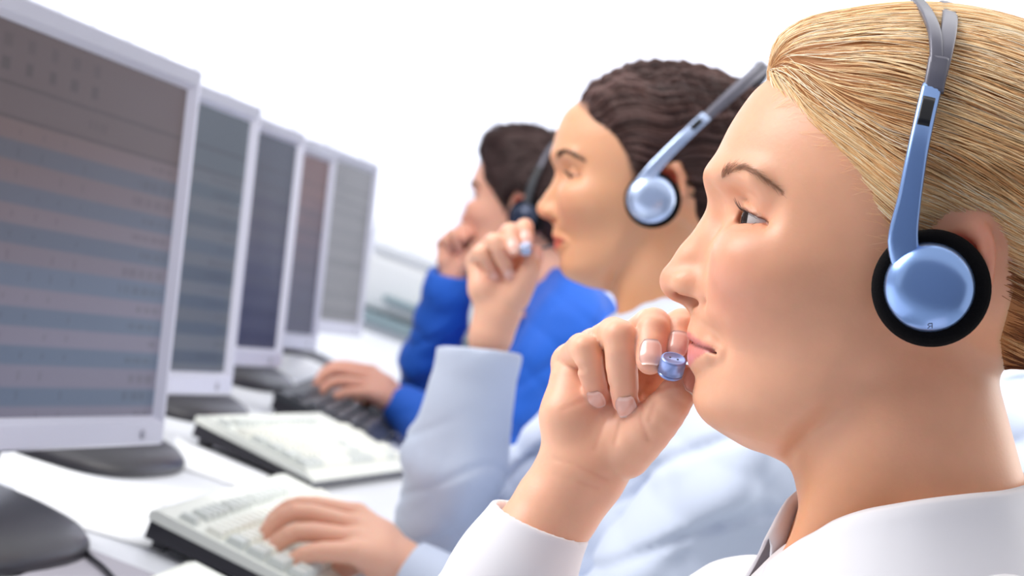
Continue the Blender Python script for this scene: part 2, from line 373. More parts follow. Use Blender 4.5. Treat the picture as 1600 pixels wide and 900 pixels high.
def make_monitor(corner, look, seed, label, with_screen=True):
    c0 = np.asarray(corner) - W_DIR * MW                     # near lower corner of the front
    A = np.array([W_DIR, UP_D, FR_D]); at = lambda x, y, z: c0 + np.array([x, y, z]) @ A
    mid = at(MW / 2, 0, 0); bx = mid[:2] - N_DIR[:2] * 0.075
    t = empty('monitor', (bx[0], bx[1], DZ), label, 'monitor', 'silver monitors in a row on the desk')
    # bezel ring: outer edge rounded over, inner chamfer towards the screen
    def ring(in_l, in_r, in_t, in_b, z): return [at(in_l, in_b, z), at(MW - in_r, in_b, z), at(MW - in_r, MH - in_t, z), at(in_l, MH - in_t, z)]
    rings = [ring(0, 0, 0, 0, -0.022), ring(0, 0, 0, 0, -0.004), ring(.0025, .0025, .0025, .0025, 0.0), ring(BZ[0] * .45, BZ[1] * .45, BZ[2] * .72, BZ[3] * .8, 0.0), ring(*BZ, -0.007)]
    V = np.array(rings).reshape(-1, 3); F = [(i * 4 + j, i * 4 + (j + 1) % 4, i * 4 + 4 + (j + 1) % 4, i * 4 + 4 + j) for i in range(4) for j in range(4)]
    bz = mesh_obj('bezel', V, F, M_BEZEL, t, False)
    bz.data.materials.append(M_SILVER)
    for p in bz.data.polygons: p.material_index = 0 if p.index >= 12 or p.index % 4 in (1, 0) else 1  # chamfer, bottom and right faces lighter: light on them put into the colour
    nx, ny = 150, 120; X, Y = np.meshgrid(np.linspace(0, 1, nx), np.linspace(0, 1, ny), indexing='xy')
    sx = BZ[0] + X * (MW - BZ[0] - BZ[1]); sy = MH - BZ[2] - Y * (MH - BZ[2] - BZ[3])
    V = c0 + np.stack([sx.ravel(), sy.ravel(), np.full(X.size, -0.0065)], 1) @ A
    mesh_obj('screen', V, grid_faces(ny, nx)[:, ::-1], M_SCREEN, t, False, colors=sheet_colors(X.ravel(), Y.ravel(), look, seed))
    # back shell: tapering box
    def r2(m_, z): return [at(m_, m_, z), at(MW - m_, m_, z), at(MW - m_, MH - m_, z), at(m_, MH - m_, z)]
    rings = [r2(0.0, -0.022), r2(0.004, -0.030), r2(0.05, -0.050), r2(0.06, -0.052)]
    V = np.array(rings).reshape(-1, 3); F = [(i * 4 + j, i * 4 + 4 + j, i * 4 + 4 + (j + 1) % 4, i * 4 + (j + 1) % 4) for i in range(3) for j in range(4)] + [(12, 13, 14, 15)]
    mesh_obj('back_cover', V, F, M_BACK, t, False)
    # neck and oval foot
    hinge = at(MW / 2, MH * 0.42, -0.06); foot = np.array([*(mid - W_DIR * 0.06 - N_DIR * 0.06)[:2], DZ + 0.020])
    mesh_obj('neck', *tube_geo(catmull([foot, foot + (0, 0, 0.06), (hinge + foot + (0, 0, 0.1)) / 2, hinge], 14), 0.035, 16, True, up=N_DIR, rad2=0.022), M_BLACK, t, True)
    sx_, sy_ = 0.10, 0.16; fc = np.array([*(mid - W_DIR * 0.105 - N_DIR * 0.036)[:2], DZ]); a = np.arange(48) * 2 * PI / 48; V = []
    for k, z in ((0.98, 0.0), (1.0, 0.003), (0.985, 0.009), (0.93, 0.015), (0.75, 0.0225), (0.5, 0.027), (0.25, 0.029), (0.02, 0.0295)):
        ca, sa = np.cos(a), np.sin(a); e = 0.78
        V.append(fc + (np.sign(ca) * np.abs(ca) ** e * sx_ * k)[:, None] * N_DIR + (np.sign(sa) * np.abs(sa) ** e * sy_ * k)[:, None] * W_DIR + np.array([0, 0, z]))
    V = np.concatenate(V); F = [tuple(q) for q in grid_faces(8, 48, True)] + [tuple(range(48))[::-1], tuple(range(336, 384))]
    mesh_obj('base', V, F, M_BLACK, t, True)
    bt = at(MW - 0.05, BZ[3] * 0.40, 0.0)
    mesh_obj('power_button', *lathe_geo(bt, FR_D, [(0.0045, -0.001), (0.0045, 0.0012), (0.0038, 0.0018)], 16), M_SILVER, t, True)
    return t
CORN = [P(255, 695, 1.842), P(362, 618, 2.392), P(440, 575, 2.945), P(495, 548, 3.48), P(565, 527, 4.0)]
MLAB = ['nearest silver monitor at the left edge of the frame, brown and blue spreadsheet',
        'second silver monitor from the left, dim blue grey spreadsheet',
        'third silver monitor from the left, dark navy screen, by the black keyboard',
        'fourth silver monitor from the left, screen fading from rust red to navy',
        'farthest silver monitor at the end of the row, plain grey screen']
for i in range(5):
    make_monitor(CORN[i], LOOKS[i], 20 + i, MLAB[i])

# ------------------------------------------------------------------ keyboards
M_CREAM = mat('cream_plastic', srgb(226, 228, 220), 0.45)
M_KEY = mat('ivory_key_plastic', srgb(236, 236, 226), 0.42)
M_KEYG = mat('grey_key_plastic', srgb(206, 210, 206), 0.45)
M_DARK = mat('charcoal_plastic', srgb(52, 54, 60), 0.45)
M_KEYD = mat('dark_key_plastic', srgb(66, 68, 76), 0.42)
key_mesh = {}
def key_obj(parent, loc, wid, rot, m):
    kk = (round(wid, 4), m.name)
    if kk not in key_mesh:
        b, h, t_ = 0.0088, 0.0, 0.0065; w_ = wid / 2
        V = [(-b, -w_ + .0006, h), (b, -w_ + .0006, h), (b, w_ - .0006, h), (-b, w_ - .0006, h), (-b * .74, -w_ + .003, t_), (b * .66, -w_ + .003, t_), (b * .66, w_ - .003, t_), (-b * .74, w_ - .003, t_)]
        F = [(0, 1, 5, 4), (1, 2, 6, 5), (2, 3, 7, 6), (3, 0, 4, 7), (4, 5, 6, 7), (3, 2, 1, 0)]
        me = bpy.data.meshes.new('key'); me.from_pydata(V, [], F); me.update(); me.materials.append(m); key_mesh[kk] = me
    o = bpy.data.objects.new('key', key_mesh[kk]); COL.objects.link(o); o.parent = parent; o.location = loc; o.rotation_euler = rot
ROWS = [[1, -1, 1, 1, 1, 1, -.5, 1, 1, 1, 1, -.5, 1, 1, 1, 1, -.25, 1, 1, 1],
        [1] * 13 + [2, -.25, 1, 1, 1, -.25, 1, 1, 1, 1], [1.5] + [1] * 12 + [1.5, -.25, 1, 1, 1, -.25, 1, 1, 1, 1],
        [1.75] + [1] * 11 + [2.25, -3.5, 1, 1, 1], [2.25] + [1] * 10 + [2.75, -1.25, 1, -1.25, 1, 1, 1, 1], [1.25, 1.25, 1.25, 5.75, 1.25, 1.25, 1.25, 1.75, -.25, 1, 1, 1, -.25, 2, 1]]
def make_keyboard(corner, yaw, label, dark=False, length=0.445, width=0.158, lift=0.0):
    """corner: rear corner nearest the camera; +x of the board runs to the user, +y away from the camera"""
    t = empty('keyboard', (corner[0], corner[1], DZ + lift), label, 'keyboard', 'keyboards on the desk'); t.rotation_euler = (0, 0, yaw)
    body, mk, mg = (M_DARK, M_KEYD, M_KEYD) if dark else (M_CREAM, M_KEY, M_KEYG)
    sl = math.atan(0.014 / width)
    def pt(x, y, z): return np.array([x, y, 0.034 - 0.014 * x / width + z])
    prof = [(0.0, -0.007), (0.0, 0.0), (0.006, 0.003), (width - 0.012, 0.001), (width, -0.004), (width, -0.007)]
    def part(name, prof, m, inset=0.0):
        V = [pt(x, y, z) for y in (inset, length - inset) for x, z in prof]; n = len(prof)
        F = [(i, i + 1, n + i + 1, n + i) for i in range(n - 1)] + [tuple(range(n))[::-1], tuple(range(n, 2 * n)), (n - 1, 0, n, 2 * n - 1)]
        me = bpy.data.meshes.new(name); me.from_pydata([list(v) for v in V], [], F); me.update(); me.materials.append(m)
        o = bpy.data.objects.new(name, me); COL.objects.link(o); o.parent = t; return o
    part('case_top', prof, body)
    part('case_bottom', [(0.002, -0.023), (0.002, -0.0072), (width - 0.002, -0.0072), (width - 0.002, -0.0165)], M_BLACK, 0.003)
    for y in (0.03, length - 0.03):
        v, f = box_geo((0.012, y, 0.0065), EYE3, (0.006, 0.012, 0.0065), 0.001)
        me = bpy.data.meshes.new('foot'); me.from_pydata(v.tolist(), [], f); me.update(); me.materials.append(M_BLACK); o = bpy.data.objects.new('foot', me); COL.objects.link(o); o.parent = t
    u = 0.0187; x = 0.030
    for ri, row in enumerate(ROWS):
        y = length - 0.009                                   # the user's left is away... board is typed on facing -x: left hand towards the camera
        y = 0.009
        for q in row:
            w_ = abs(q) * u
            if q > 0: 
                z = pt(x, 0, 0.002)[2]
                key_obj(t, (x, y + w_ / 2, z), w_ - 0.0012, (0, sl, 0), mg if (abs(q) > 1.2 and q < 5) or ri == 0 else mk)
            y += w_
        x += 0.0195 + (0.006 if ri == 0 else 0)
    return t
def yaw_of(dx, dy): return math.atan2(dy, dx) - PI / 2
make_keyboard((-0.215, 1.115), yaw_of(0.12, 0.99), 'cream keyboard partly cut off by the bottom edge of the frame', lift=0.0032)
make_keyboard((-0.222, 1.715), yaw_of(0.13, 0.99), 'cream keyboard under the typing hand of the woman in pale blue')
make_keyboard((-0.292, 2.355), yaw_of(0.22, 0.97), 'cream keyboard behind the typing hand, no hand on it')
make_keyboard((-0.262, 2.85), yaw_of(0.04, 1.0), 'black keyboard under the hand of the man in the blue shirt', dark=True)

# ------------------------------------------------------------------ things lying on the desk
M_PAPER = mat('paper', srgb(246, 247, 250), 0.85, bump=(60, 0.05, 0.002))
def sheet(cx, cy, yaw, label, w_=0.21, h_=0.297, z=0.0, group='loose sheets of paper on the desk'):
    n = 8; X, Y = np.meshgrid(np.linspace(-.5, .5, n), np.linspace(-.5, .5, n), indexing='ij'); c, s = math.cos(yaw), math.sin(yaw)
    zz = DZ + 0.0012 + z + 0.003 * np.clip(X * X + Y * Y - 0.3, 0, 1)
    V = []
    for dz in (0, 0.0004): V.append(np.stack([cx + X * w_ * c - Y * h_ * s, cy + X * w_ * s + Y * h_ * c, zz + dz], -1).reshape(-1, 3))
    f = grid_faces(n, n); F = [tuple(q) for q in f + n * n] + [tuple(q[::-1]) for q in f]
    bd = [i for i in range(n)] + [(i + 1) * n - 1 for i in range(1, n)] + [(n - 1) * n + i for i in range(n - 2, -1, -1)] + [i * n for i in range(n - 2, 0, -1)]
    F += [(bd[i], bd[(i + 1) % len(bd)], bd[(i + 1) % len(bd)] + n * n, bd[i] + n * n) for i in range(len(bd))]
    o = mesh_obj('paper_sheet', np.concatenate(V), F, M_PAPER, None, True); tag(o, label, 'paper', group)
sheet(-0.285, 1.83, 0.30, 'white paper sheet between the nearest black monitor base and the second one', 0.15, 0.24)
sheet(-0.235, 2.28, 0.2, 'white paper sheet beside the second black monitor base, behind the cream keyboard', 0.11, 0.2)
M_GREY = mat('grey_fabric_mat', srgb(178, 174, 184), 0.8, bump=(700, 0.2, 0.0005))
o = mesh_obj('desk_mat', *box_geo((-0.15, 1.47, DZ + 0.0016), [[0.99, -0.1, 0], [0.1, 0.99, 0], [0, 0, 1]], (0.115, 0.16, 0.0014), 0.0008), M_GREY, None, False)
tag(o, 'grey desk mat under the nearest cream keyboard at the bottom of the frame', 'desk mat')
# black cable by the nearest base
cb = catmull([on_plane(118, 838, DZ + 0.004), on_plane(140, 868, DZ + 0.006), on_plane(165, 890, DZ + 0.006), on_plane(200, 930, DZ + 0.005)], 40)
tag(mesh_obj('cable', *tube_geo(cb, 0.0022, 8), M_BLACK, None, True), 'thin dark cable curling past the nearest black monitor base', 'cable')
# white mouse beyond the black keyboard
ms = empty('computer_mouse', (-0.285, 3.445, DZ), 'white computer mouse on the desk by the man\'s fingers', 'mouse')
mc = np.array([-0.285, 3.445, DZ]); md = unit((0.9, 0.25, 0)); mp = np.array([-md[1], md[0], 0]); a = np.arange(28) * 2 * PI / 28; V = []
for k, z in ((0.97, 0.0), (1.0, 0.008), (0.96, 0.018), (0.84, 0.027), (0.62, 0.034), (0.34, 0.038), (0.03, 0.039)):
    V.append(mc + (np.cos(a) * 0.058 * k)[:, None] * md + (np.sin(a) * 0.034 * k * (1 - 0.12 * np.cos(a)))[:, None] * mp + np.array([0, 0, z]))
mesh_obj('shell', np.concatenate(V), [tuple(q) for q in grid_faces(7, 28, True)] + [tuple(range(28))[::-1], tuple(range(168, 196))], M_PAPER, ms, True)
mesh_obj('scroll_wheel', *lathe_geo(mc + md * 0.034 + np.array([0, 0, 0.026]) - mp * 0.003, mp, [(0.009, 0), (0.011, 0.001), (0.011, 0.005), (0.009, 0.006)], 20), M_BACK, ms, True)
# far cabinet with a printer, out of focus by the window
M_TEAL = mat('grey_teal_laminate', srgb(150, 170, 178), 0.5)
cab = empty('low_cabinet', (-0.45, 5.75, 0), 'low white cabinet with grey shelf edges beyond the last monitor', 'cabinet')
mesh_obj('carcass', *box_geo((-0.45, 6.0, 0.36), EYE3, (0.95, 0.22, 0.36), 0.004), M_WHITE, cab, False)
mesh_obj('top_board', *box_geo((-0.45, 5.985, 0.735), EYE3, (0.97, 0.25, 0.015), 0.003), M_TEAL, cab, False)
for i, x in enumerate((-1.08, -0.45, 0.18)):
    d_ = mesh_obj('door', *box_geo((x, 5.772, 0.36), EYE3, (0.308, 0.008, 0.33), 0.003), M_WHITE, cab, False)
    mesh_obj('handle', *box_geo((x + 0.26, 5.757, 0.5), EYE3, (0.006, 0.007, 0.07), 0.003), M_SILVER, d_, False)
pr = empty('printer', (-0.18, 5.95, 0.75), 'blurred white office printer on the low cabinet by the window', 'printer')
mesh_obj('body', *box_geo((-0.18, 5.97, 0.83), EYE3, (0.24, 0.19, 0.078), 0.025), M_PAPER, pr, True)
mesh_obj('lid', *box_geo((-0.18, 5.97, 0.925), EYE3, (0.23, 0.18, 0.016), 0.01), M_WHITE, pr, True)
mesh_obj('paper_tray', *box_geo((-0.18, 5.76, 0.80), EYE3, (0.15, 0.04, 0.008), 0.003), M_TEAL, pr, False)
# ------------------------------------------------------------------ heads (local millimetres: u forward, v left, w up)
HEADS = {
 'fair': dict(prof=[(75, 36), (63, 51), (44, 61.8), (27, 68.6), (21, 70.2), (8, 65.5), (-5, 62.5), (-20, 61), (-33, 61.5), (-39, 62.8), (-44, 60.6), (-49, 58.4), (-53, 57.0), (-59, 56.2), (-66, 54.2), (-71, 54.3), (-77, 54.3), (-84, 49.5), (-88, 43), (-92, 30)],
              nose=[(60.5, 10), (62.5, -3), (66.5, -16), (71.0, -27.6)], lip=0.0, cran=(92, 70, 66), jaw=0.0, brow=0.0, neck=46.0),
 'dark': dict(prof=[(75, 49), (63, 60), (44, 67), (27, 70.5), (21, 70.2), (8, 65.0), (-5, 62.5), (-20, 61), (-33, 61.8), (-39, 62.6), (-44, 61), (-49, 59), (-53, 57.4), (-59, 56.6), (-66, 54.6), (-71, 55), (-77, 55.5), (-84, 51), (-88, 45), (-92, 31)],
              nose=[(60, 10), (61.5, -3), (65.5, -15), (71.5, -25.5)], lip=0.8, cran=(92, 71, 66), jaw=1.0, brow=0.0, neck=46.0),
 'man': dict(prof=[(75, 50), (63, 59), (44, 65.5), (27, 71.5), (21, 72.5), (8, 66), (-5, 63.5), (-20, 62.5), (-33, 62.5), (-39, 63.6), (-44, 61), (-49, 59), (-53, 58), (-59, 57.4), (-66, 56), (-71, 58), (-79, 60), (-87, 56), (-92, 49), (-96, 34)],
             nose=[(62, 11), (65.5, -3), (70, -16), (75, -28)], lip=0.0, cran=(95, 73, 66), jaw=5.0, brow=2.0, neck=54.0)}
HAIRLINE = {
 'fair': [(63, 70), (52, 65), (40, 59.5), (22, 48.6), (4, 37), (-7, 22), (-14, 10), (-24, 14), (-31, 30), (-50, 33), (-63, 22), (-65, 2), (-66, -20), (-73, -35), (-100, -40), (-140, -45)],
 'dark': [(55, 80), (48, 68), (36, 60), (24, 52), (8, 42), (-2, 28), (-8, 10), (-12, -6), (-16, -8), (-22, 12), (-34, 27), (-50, 27), (-60, 18), (-64, 2), (-66, -20), (-73, -35), (-100, -40), (-140, -45)],
 'man': [(66, 66), (58, 62), (47, 57), (36, 52), (28, 44), (24, 34), (10, 24), (-4, 14), (-10, -2), (-16, -14), (-22, -8), (-24, 12), (-34, 27), (-50, 27), (-60, 16), (-64, -5), (-68, -25), (-80, -42), (-110, -46), (-140, -45)]}

def hair_side(kind):
    """signed distance (mm) in the side view: positive where hair grows"""
    poly = np.array(HAIRLINE[kind] + [(-140, -160), (140, -160), (140, 90), (72, 76)], float)   # bare region
    us = np.arange(-140, 101, 2.0); ws = np.arange(-140, 131, 2.0); U, W = np.meshgrid(us, ws, indexing='ij')
    L = np.array([(72, 76)] + HAIRLINE[kind], float); d = np.full(U.shape, 1e9)
    for a, b in zip(L[:-1], L[1:]):
        ab = b - a; t = np.clip(((U - a[0]) * ab[0] + (W - a[1]) * ab[1]) / (ab @ ab), 0, 1)
        d = np.minimum(d, np.hypot(U - a[0] - t * ab[0], W - a[1] - t * ab[1]))
    ins = np.zeros(U.shape, bool)
    for a, b in zip(poly, np.roll(poly, -1, 0)):
        c = ((a[1] > W) != (b[1] > W)) & (U < (b[0] - a[0]) * (W - a[1]) / (b[1] - a[1] + 1e-12) + a[0]); ins ^= c
    d[ins] *= -1
    return us, ws, d.astype(np.float32)
def lut2(t, u, w):
    us, ws, d = t; a = np.clip((u - us[0]) / 2.0, 0, len(us) - 1.01); b = np.clip((w - ws[0]) / 2.0, 0, len(ws) - 1.01)
    i = a.astype(int); j = b.astype(int); a = a - i; b = b - j
    return d[i, j] * (1 - a) * (1 - b) + d[i + 1, j] * a * (1 - b) + d[i, j + 1] * (1 - a) * b + d[i + 1, j + 1] * a * b

EYEC = (35.8, 32.3, 6.0)
LID_OPEN = 1.0
def lid_planes(p):
    """signed opening of the lids: negative inside the visible eye slit"""
    x = p[0] - EYEC[0]; y = p[1] - EYEC[1]; z = p[2] - EYEC[2]
    top = z - ((0.20 * LID_OPEN - 0.25 * (1 - LID_OPEN)) * x + 0.5 - 0.0045 * y * y); bot = -z + (-0.19 * x - 0.5 + 0.002 * y * y)
    return np.maximum(np.maximum(top, bot), 0.0 - x)
def ear_frame():
    eo = np.array((-37.0, 64.5, -2.0)); e1 = unit((-0.80, 0.60, -0.12)); e2 = unit((-0.20, 0.03, 0.98)); e2 = unit(e2 - (e2 @ e1) * e1); e3 = np.cross(e2, e1)
    return eo, e1, e2, (e3 if e3[1] > 0 else -e3)
EARF = ear_frame()
def cran_sdf(p, H):
    d = s_ell(p, (-31.5, 0, 39), H['cran'])
    return smin(d, s_ell(p, (-62, 0, 22), (54, 62, 52)), 22)
def head_sdf(p, H):
    u, v, w = p; av = np.abs(v); P_ = (u, av, w)
    ws, fs = zip(*H['prof'])
    front = smooth_tab(w, ws, fs, 2.6)
    wid = smooth_tab(w, (80, 63, 44, 27, 8, -6, -20, -38, -50, -60, -70, -78, -84, -88, -92), (30, 44, 54, 59, 61.5, 63, 61.5, 57, 53.5 + H['jaw'], 50 + H['jaw'], 45 + H['jaw'], 38 + H['jaw'], 31, 25, 14), 4)
    uc = smooth_tab(w, (80, 20, -10, -40, -60, -75, -92), (-6, 0, -2, -3, 2, 10, 16), 4)
    back = smooth_tab(w, (80, -10, -40, -55, -65, -75, -92), (50, 40, 34, 26, 20, 14, 8), 4)
    nn = tab(w, (60, 10, -20, -50, -90), (2.15, 2.2, 2.1, 1.72, 2.0))
    A = np.where(u > uc, front - uc, back)
    rho = ((np.abs(u - uc) / A) ** nn + (av / wid) ** nn) ** (1 / nn)
    d = (rho - 1) * wid * 0.9
    d = smax(d, -w - 93, 8); d = smax(d, w - 74, 20)
    d = smin(d, cran_sdf(p, H), 13)
    # neck with the two oblique muscles
    r = H['neck']
    nk = s_cone(p, (-20, 0, -38), (-81, 0, -160), r + 1, r + 4)
    nk = smin(nk, s_cone(P_, (-34, 33, -66), (-6, 20, -142), 8, 9), 20)
    nk = smin(nk, s_cone(P_, (-34, 0, -90), (-38, 0, -150), 27, 22), 12)
    d = smin(d, nk, 13)
    # brow ridge, cheekbone, orbit
    d = smin(d, s_cone(P_, (61 + H['brow'], 12, 19), (46 + H['brow'], 45, 19), 5.5, 6), 11)
    d = smin(d, s_ell(P_, (32, 43, -16), (18, 14, 11)), 26)
    d = smax(d, -s_ell(P_, (57, 43.0, 8.5), (18, 22, 9.5), ((.87, .5, 0), (-.5, .87, 0), (0, 0, 1))), 13)
    d = smax(d, -s_ell(P_, (72, 17, 4), (15, 7.5, 12)), 8)
    # eyelids
    lid = s_ell(P_, EYEC, (13.9, 13.9, 13.4))
    e = smin(d, lid, 4.0)
    e = smin(e, s_cone(P_, (44, 20, 16.0), (38, 44, 17.0), 4.2, 4.2), 8)          # fold under the brow
    x = u - EYEC[0]; y = av - EYEC[1]; z = w - EYEC[2]
    e = smin(e, s_ell(P_, (40, 37, -7), (11, 15, 8)), 11)
    crease = np.abs(z - (0.50 * x - 0.012 * y * y + 1.6)) - 0.25
    e = e + 1.5 * np.exp(-(crease / 0.9) ** 2) * np.exp(-((np.sqrt(x * x + y * y + z * z) - 14.5) / 5) ** 2) * (x > 0)
    lo_c = np.abs(z + 0.52 * x + 3.4 - 0.012 * y * y)
    e = e + 0.45 * np.exp(-(lo_c / 1.1) ** 2) * np.exp(-((np.sqrt(x * x + y * y + z * z) - 13.7) / 4) ** 2) * (x > 0)
    slit = smax(lid_planes(P_), s_ell(P_, EYEC, (17, 18, 16)), 0.8)
    e = smax(e, -slit, 0.9)
    d = e
    # nose
    n = H['nose']
    nz = s_chain(p, [(n[0][0] - 6, 0, n[0][1] + 8)] + [(a - rr, 0, b) for (a, b), rr in zip(n[:3], (5, 3.2, 2.4))] + [(n[3][0], 0, n[3][1])], (6, 6.8, 8.0, 9.2, 9.0), 6)
    nz = smin(nz, s_cone(P_, (n[2][0] - 9, 4, n[2][1] + 8), (54, 10, -30), 8, 7), 7)
    al = smin(s_ell(P_, (60.5, 10.6, -27.8), (12.5, 6.0, 7.0)), s_ell(P_, (55.2, 13.0, -30.6), (6.0, 4.8, 5.4)), 4)
    nz = smin(nz, al, 5.5)
    nz = smin(nz, s_cone(p, (n[3][0] - 2, 0, n[3][1] - 4.2), (61, 0, -35.5), 4.4, 4.6), 3)
    d = smin(d, nz, 5)
    cr = s_ell(P_, (51.2, 18.8, -28.5), (2.6, 2.0, 6.5), ((0.94, 0, 0.34), (0, 1, 0), (-0.34, 0, 0.94)))
    d = smax(d, -cr, 6)
    nos = s_ell(P_, (65.4, 14.2, -35.6), (6.4, 11.0, 2.5), ((0.99, 0, -0.10), (0, 1, 0), (0.10, 0, 0.99)))
    nos = np.minimum(nos, s_ell(P_, (65.0, 7.0, -33.5), (6.0, 3.4, 5.0)))
    d = smax(d, -nos, 1.4)
    # philtrum side and lips
    L = H['lip']
    def su(vv, ww):                                                              # bare face surface at (v, w)
        fr = float(smooth_tab(np.float32(ww), ws, fs, 2.6)); wd = float(tab(ww, (-38, -50, -60, -70), (57, 53.5 + H['jaw'], 50 + H['jaw'], 45 + H['jaw']))); c0 = float(tab(ww, (-40, -60), (-3, 2)))
        n0 = float(tab(ww, (-20, -50, -90), (2.1, 1.8, 2.0)))
        return c0 + (fr - c0) * (1 - (vv / wd) ** n0) ** (1 / n0)
    d = smax(d, -s_ell(P_, (55, 31, -52.5), (9, 10, 7.5)), 10)                         # hollow beside the mouth
    up = [(0, -48.6, 7.2, 3.4 + L), (5, -48.0, 7.2, 3.3 + L), (13, -49.4, 5.6, 2.2), (20, -51.0, 3.6, 0.5), (25.5, -52.8, 2.2, -2.4)]
    lo_ = [(0, -58.5, 7.0, 3.7 + L), (6, -58.3, 6.8, 3.4 + L), (13, -56.9, 5.4, 2.4), (20, -54.8, 3.4, 0.3), (25.5, -53.2, 2.0, -2.6)]
    ul = s_chain(P_, [(su(a, b) - r_ + q_, a, b) for a, b, r_, q_ in up], [x_[2] for x_ in up], 3)
    ll = s_chain(P_, [(su(a, b) - r_ + q_, a, b) for a, b, r_, q_ in lo_], [x_[2] for x_ in lo_], 3)
    d = smin(d, ul, 4.6)
    d = smin(d, ll, 4.2)
    sl = np.abs(w - (-52.6 - 0.0016 * av * av)) - 0.30
    slit = smax(smax(sl, av - 26.2, 1.0), 50.5 - 0.020 * av * av - u, 1.0)
    d = smax(d, -slit, 2.0)
    # ear
    eo, e1, e2, e3 = EARF
    q = [((P_[0] - eo[0]) * a[0] + (P_[1] - eo[1]) * a[1] + (P_[2] - eo[2]) * a[2]) for a in (e1, e2, e3)]
    ry = np.where(q[1] > 0, 29.0, 23.0); rx = np.where(q[1] > 0, 18.0, 13.0); qx = q[0] - 5
    rr = np.sqrt((qx / rx) ** 2 + (q[1] / ry) ** 2)
    ring = np.sqrt(((rr - 0.86) * (rx + 2)) ** 2 + (q[2] - 0.8) ** 2) - 3.3
    plate = smax((rr - 0.88) * rx, np.abs(q[2] + 5.0) - 1.5, 2)
    anti = np.sqrt(((np.sqrt(((qx + 2) / 9.5) ** 2 + ((q[1] - 1) / 18) ** 2) - 1) * 11) ** 2 + (q[2] + 4.0) ** 2) - 1.6
    ear = smin(smin(ring, plate, 1.8), anti, 2.0)
    ear = smin(ear, np.sqrt((qx + 3) ** 2 + (q[1] + 19) ** 2 + (q[2] * 2) ** 2) - 6.5, 5)
    ear = smax(ear, -(q[0] + 12), 3)
    d = smin(d, ear, 3)
    return d

def blend(c, col, f):
    f = np.clip(f, 0, 1)[:, None]; return c * (1 - f) + np.array(col) * f
def skin_colors(V, tone, lips, blush, scalp=None, side=None, brow=None, brow_c=None):
    c = np.tile(np.array(tone), (len(V), 1)); u, v, w = V[:, 0], np.abs(V[:, 1]), V[:, 2]
    g = lambda a, b, c_, s: np.exp(-(((u - a) / s) ** 2 + ((v - b) / s) ** 2 + ((w - c_) / s) ** 2))
    c = blend(c, blush, 0.55 * g(44, 42, -22, 22) + 0.35 * g(78, 0, -28, 9) + 0.25 * g(55, 0, -78, 12))
    c = blend(c, blush, 0.55 * np.clip((v - 66) / 8, 0, 1) * (u < -25))
    c = blend(c, np.array(tone) * np.array([0.93, 0.84, 0.70]), np.clip((-w - 72) / 30, 0, 0.8) * np.clip((30 - u) / 25, 0, 1))  # darker, more orange neck: how the light falls there, painted into the skin
    # lips: vermilion zone
    line_up = -47.4 - 0.10 * v - 0.002 * v * v + 0.9 * np.exp(-(v / 2.5) ** 2) * -1; line_lo = -64.0 + 0.0175 * v * v
    wob = 0.2 * np.sin(v * 0.9)
    m = np.clip((line_up - w + wob) / 0.9 + .5, 0, 1) * np.clip((w - line_lo + wob) / 0.9 + .5, 0, 1) * np.clip((26 - v) / 1.4, 0, 1) * (u > 34) * (u < 75)
    c = blend(c, lips, m * 0.92)
    c = blend(c, srgb(120, 50, 40), 0.9 * np.exp(-((w + 52.8) / 0.9) ** 2) * (v < 25.5) * (u > 40) * (u < 64))
    c = blend(c, srgb(150, 60, 45), 0.8 * np.exp(-(((u - 66.5) / 6) ** 2 + ((v - 7.2) / 3.6) ** 2 + ((w + 34.0) / 2.8) ** 2)))
    eo, e1, e2, e3 = EARF; q = [(u - eo[0]) * a[0] + (v - eo[1]) * a[1] + (w - eo[2]) * a[2] for a in (e1, e2, e3)]; rr = np.sqrt(((q[0] - 5) / np.where(q[1] > 0, 18.0, 13.0)) ** 2 + (q[1] / np.where(q[1] > 0, 29.0, 23.0)) ** 2)
    c = blend(c, srgb(184, 74, 52), 0.95 * np.clip((0.80 - rr) / 0.12, 0, 1) * np.clip((q[2] + 5) / 2, 0, 1) * np.clip((v - 62) / 2, 0, 1))
    # rim of the lids
    r = np.sqrt((u - EYEC[0]) ** 2 + (v - EYEC[1]) ** 2 + (w - EYEC[2]) ** 2); op = lid_planes((u, v, w))
    c = blend(c, srgb(150, 80, 66), 0.75 * np.exp(-(op / 1.2) ** 2) * (r < 15) * (r > 10)); c = blend(c, srgb(60, 36, 30), 0.85 * np.exp(-(op / 0.9) ** 2) * (r < 15) * (r > 11.5) * (w > EYEC[2] + 0.3))
    if brow is not None:
        L = np.asarray(brow); B = catmull(L, 40); gd = np.min(np.stack([np.hypot(u - q[0], w - q[2]) for q in B]), axis=0); c = blend(c, brow_c, 0.38 * np.exp(-(gd / 2.2) ** 2) * (v > 4))
    if side is not None and scalp is not None:
        gg = lut2(side, u, w); c = blend(c, scalp, np.clip((gg + 1) / 5, 0, 0.9))
    return c
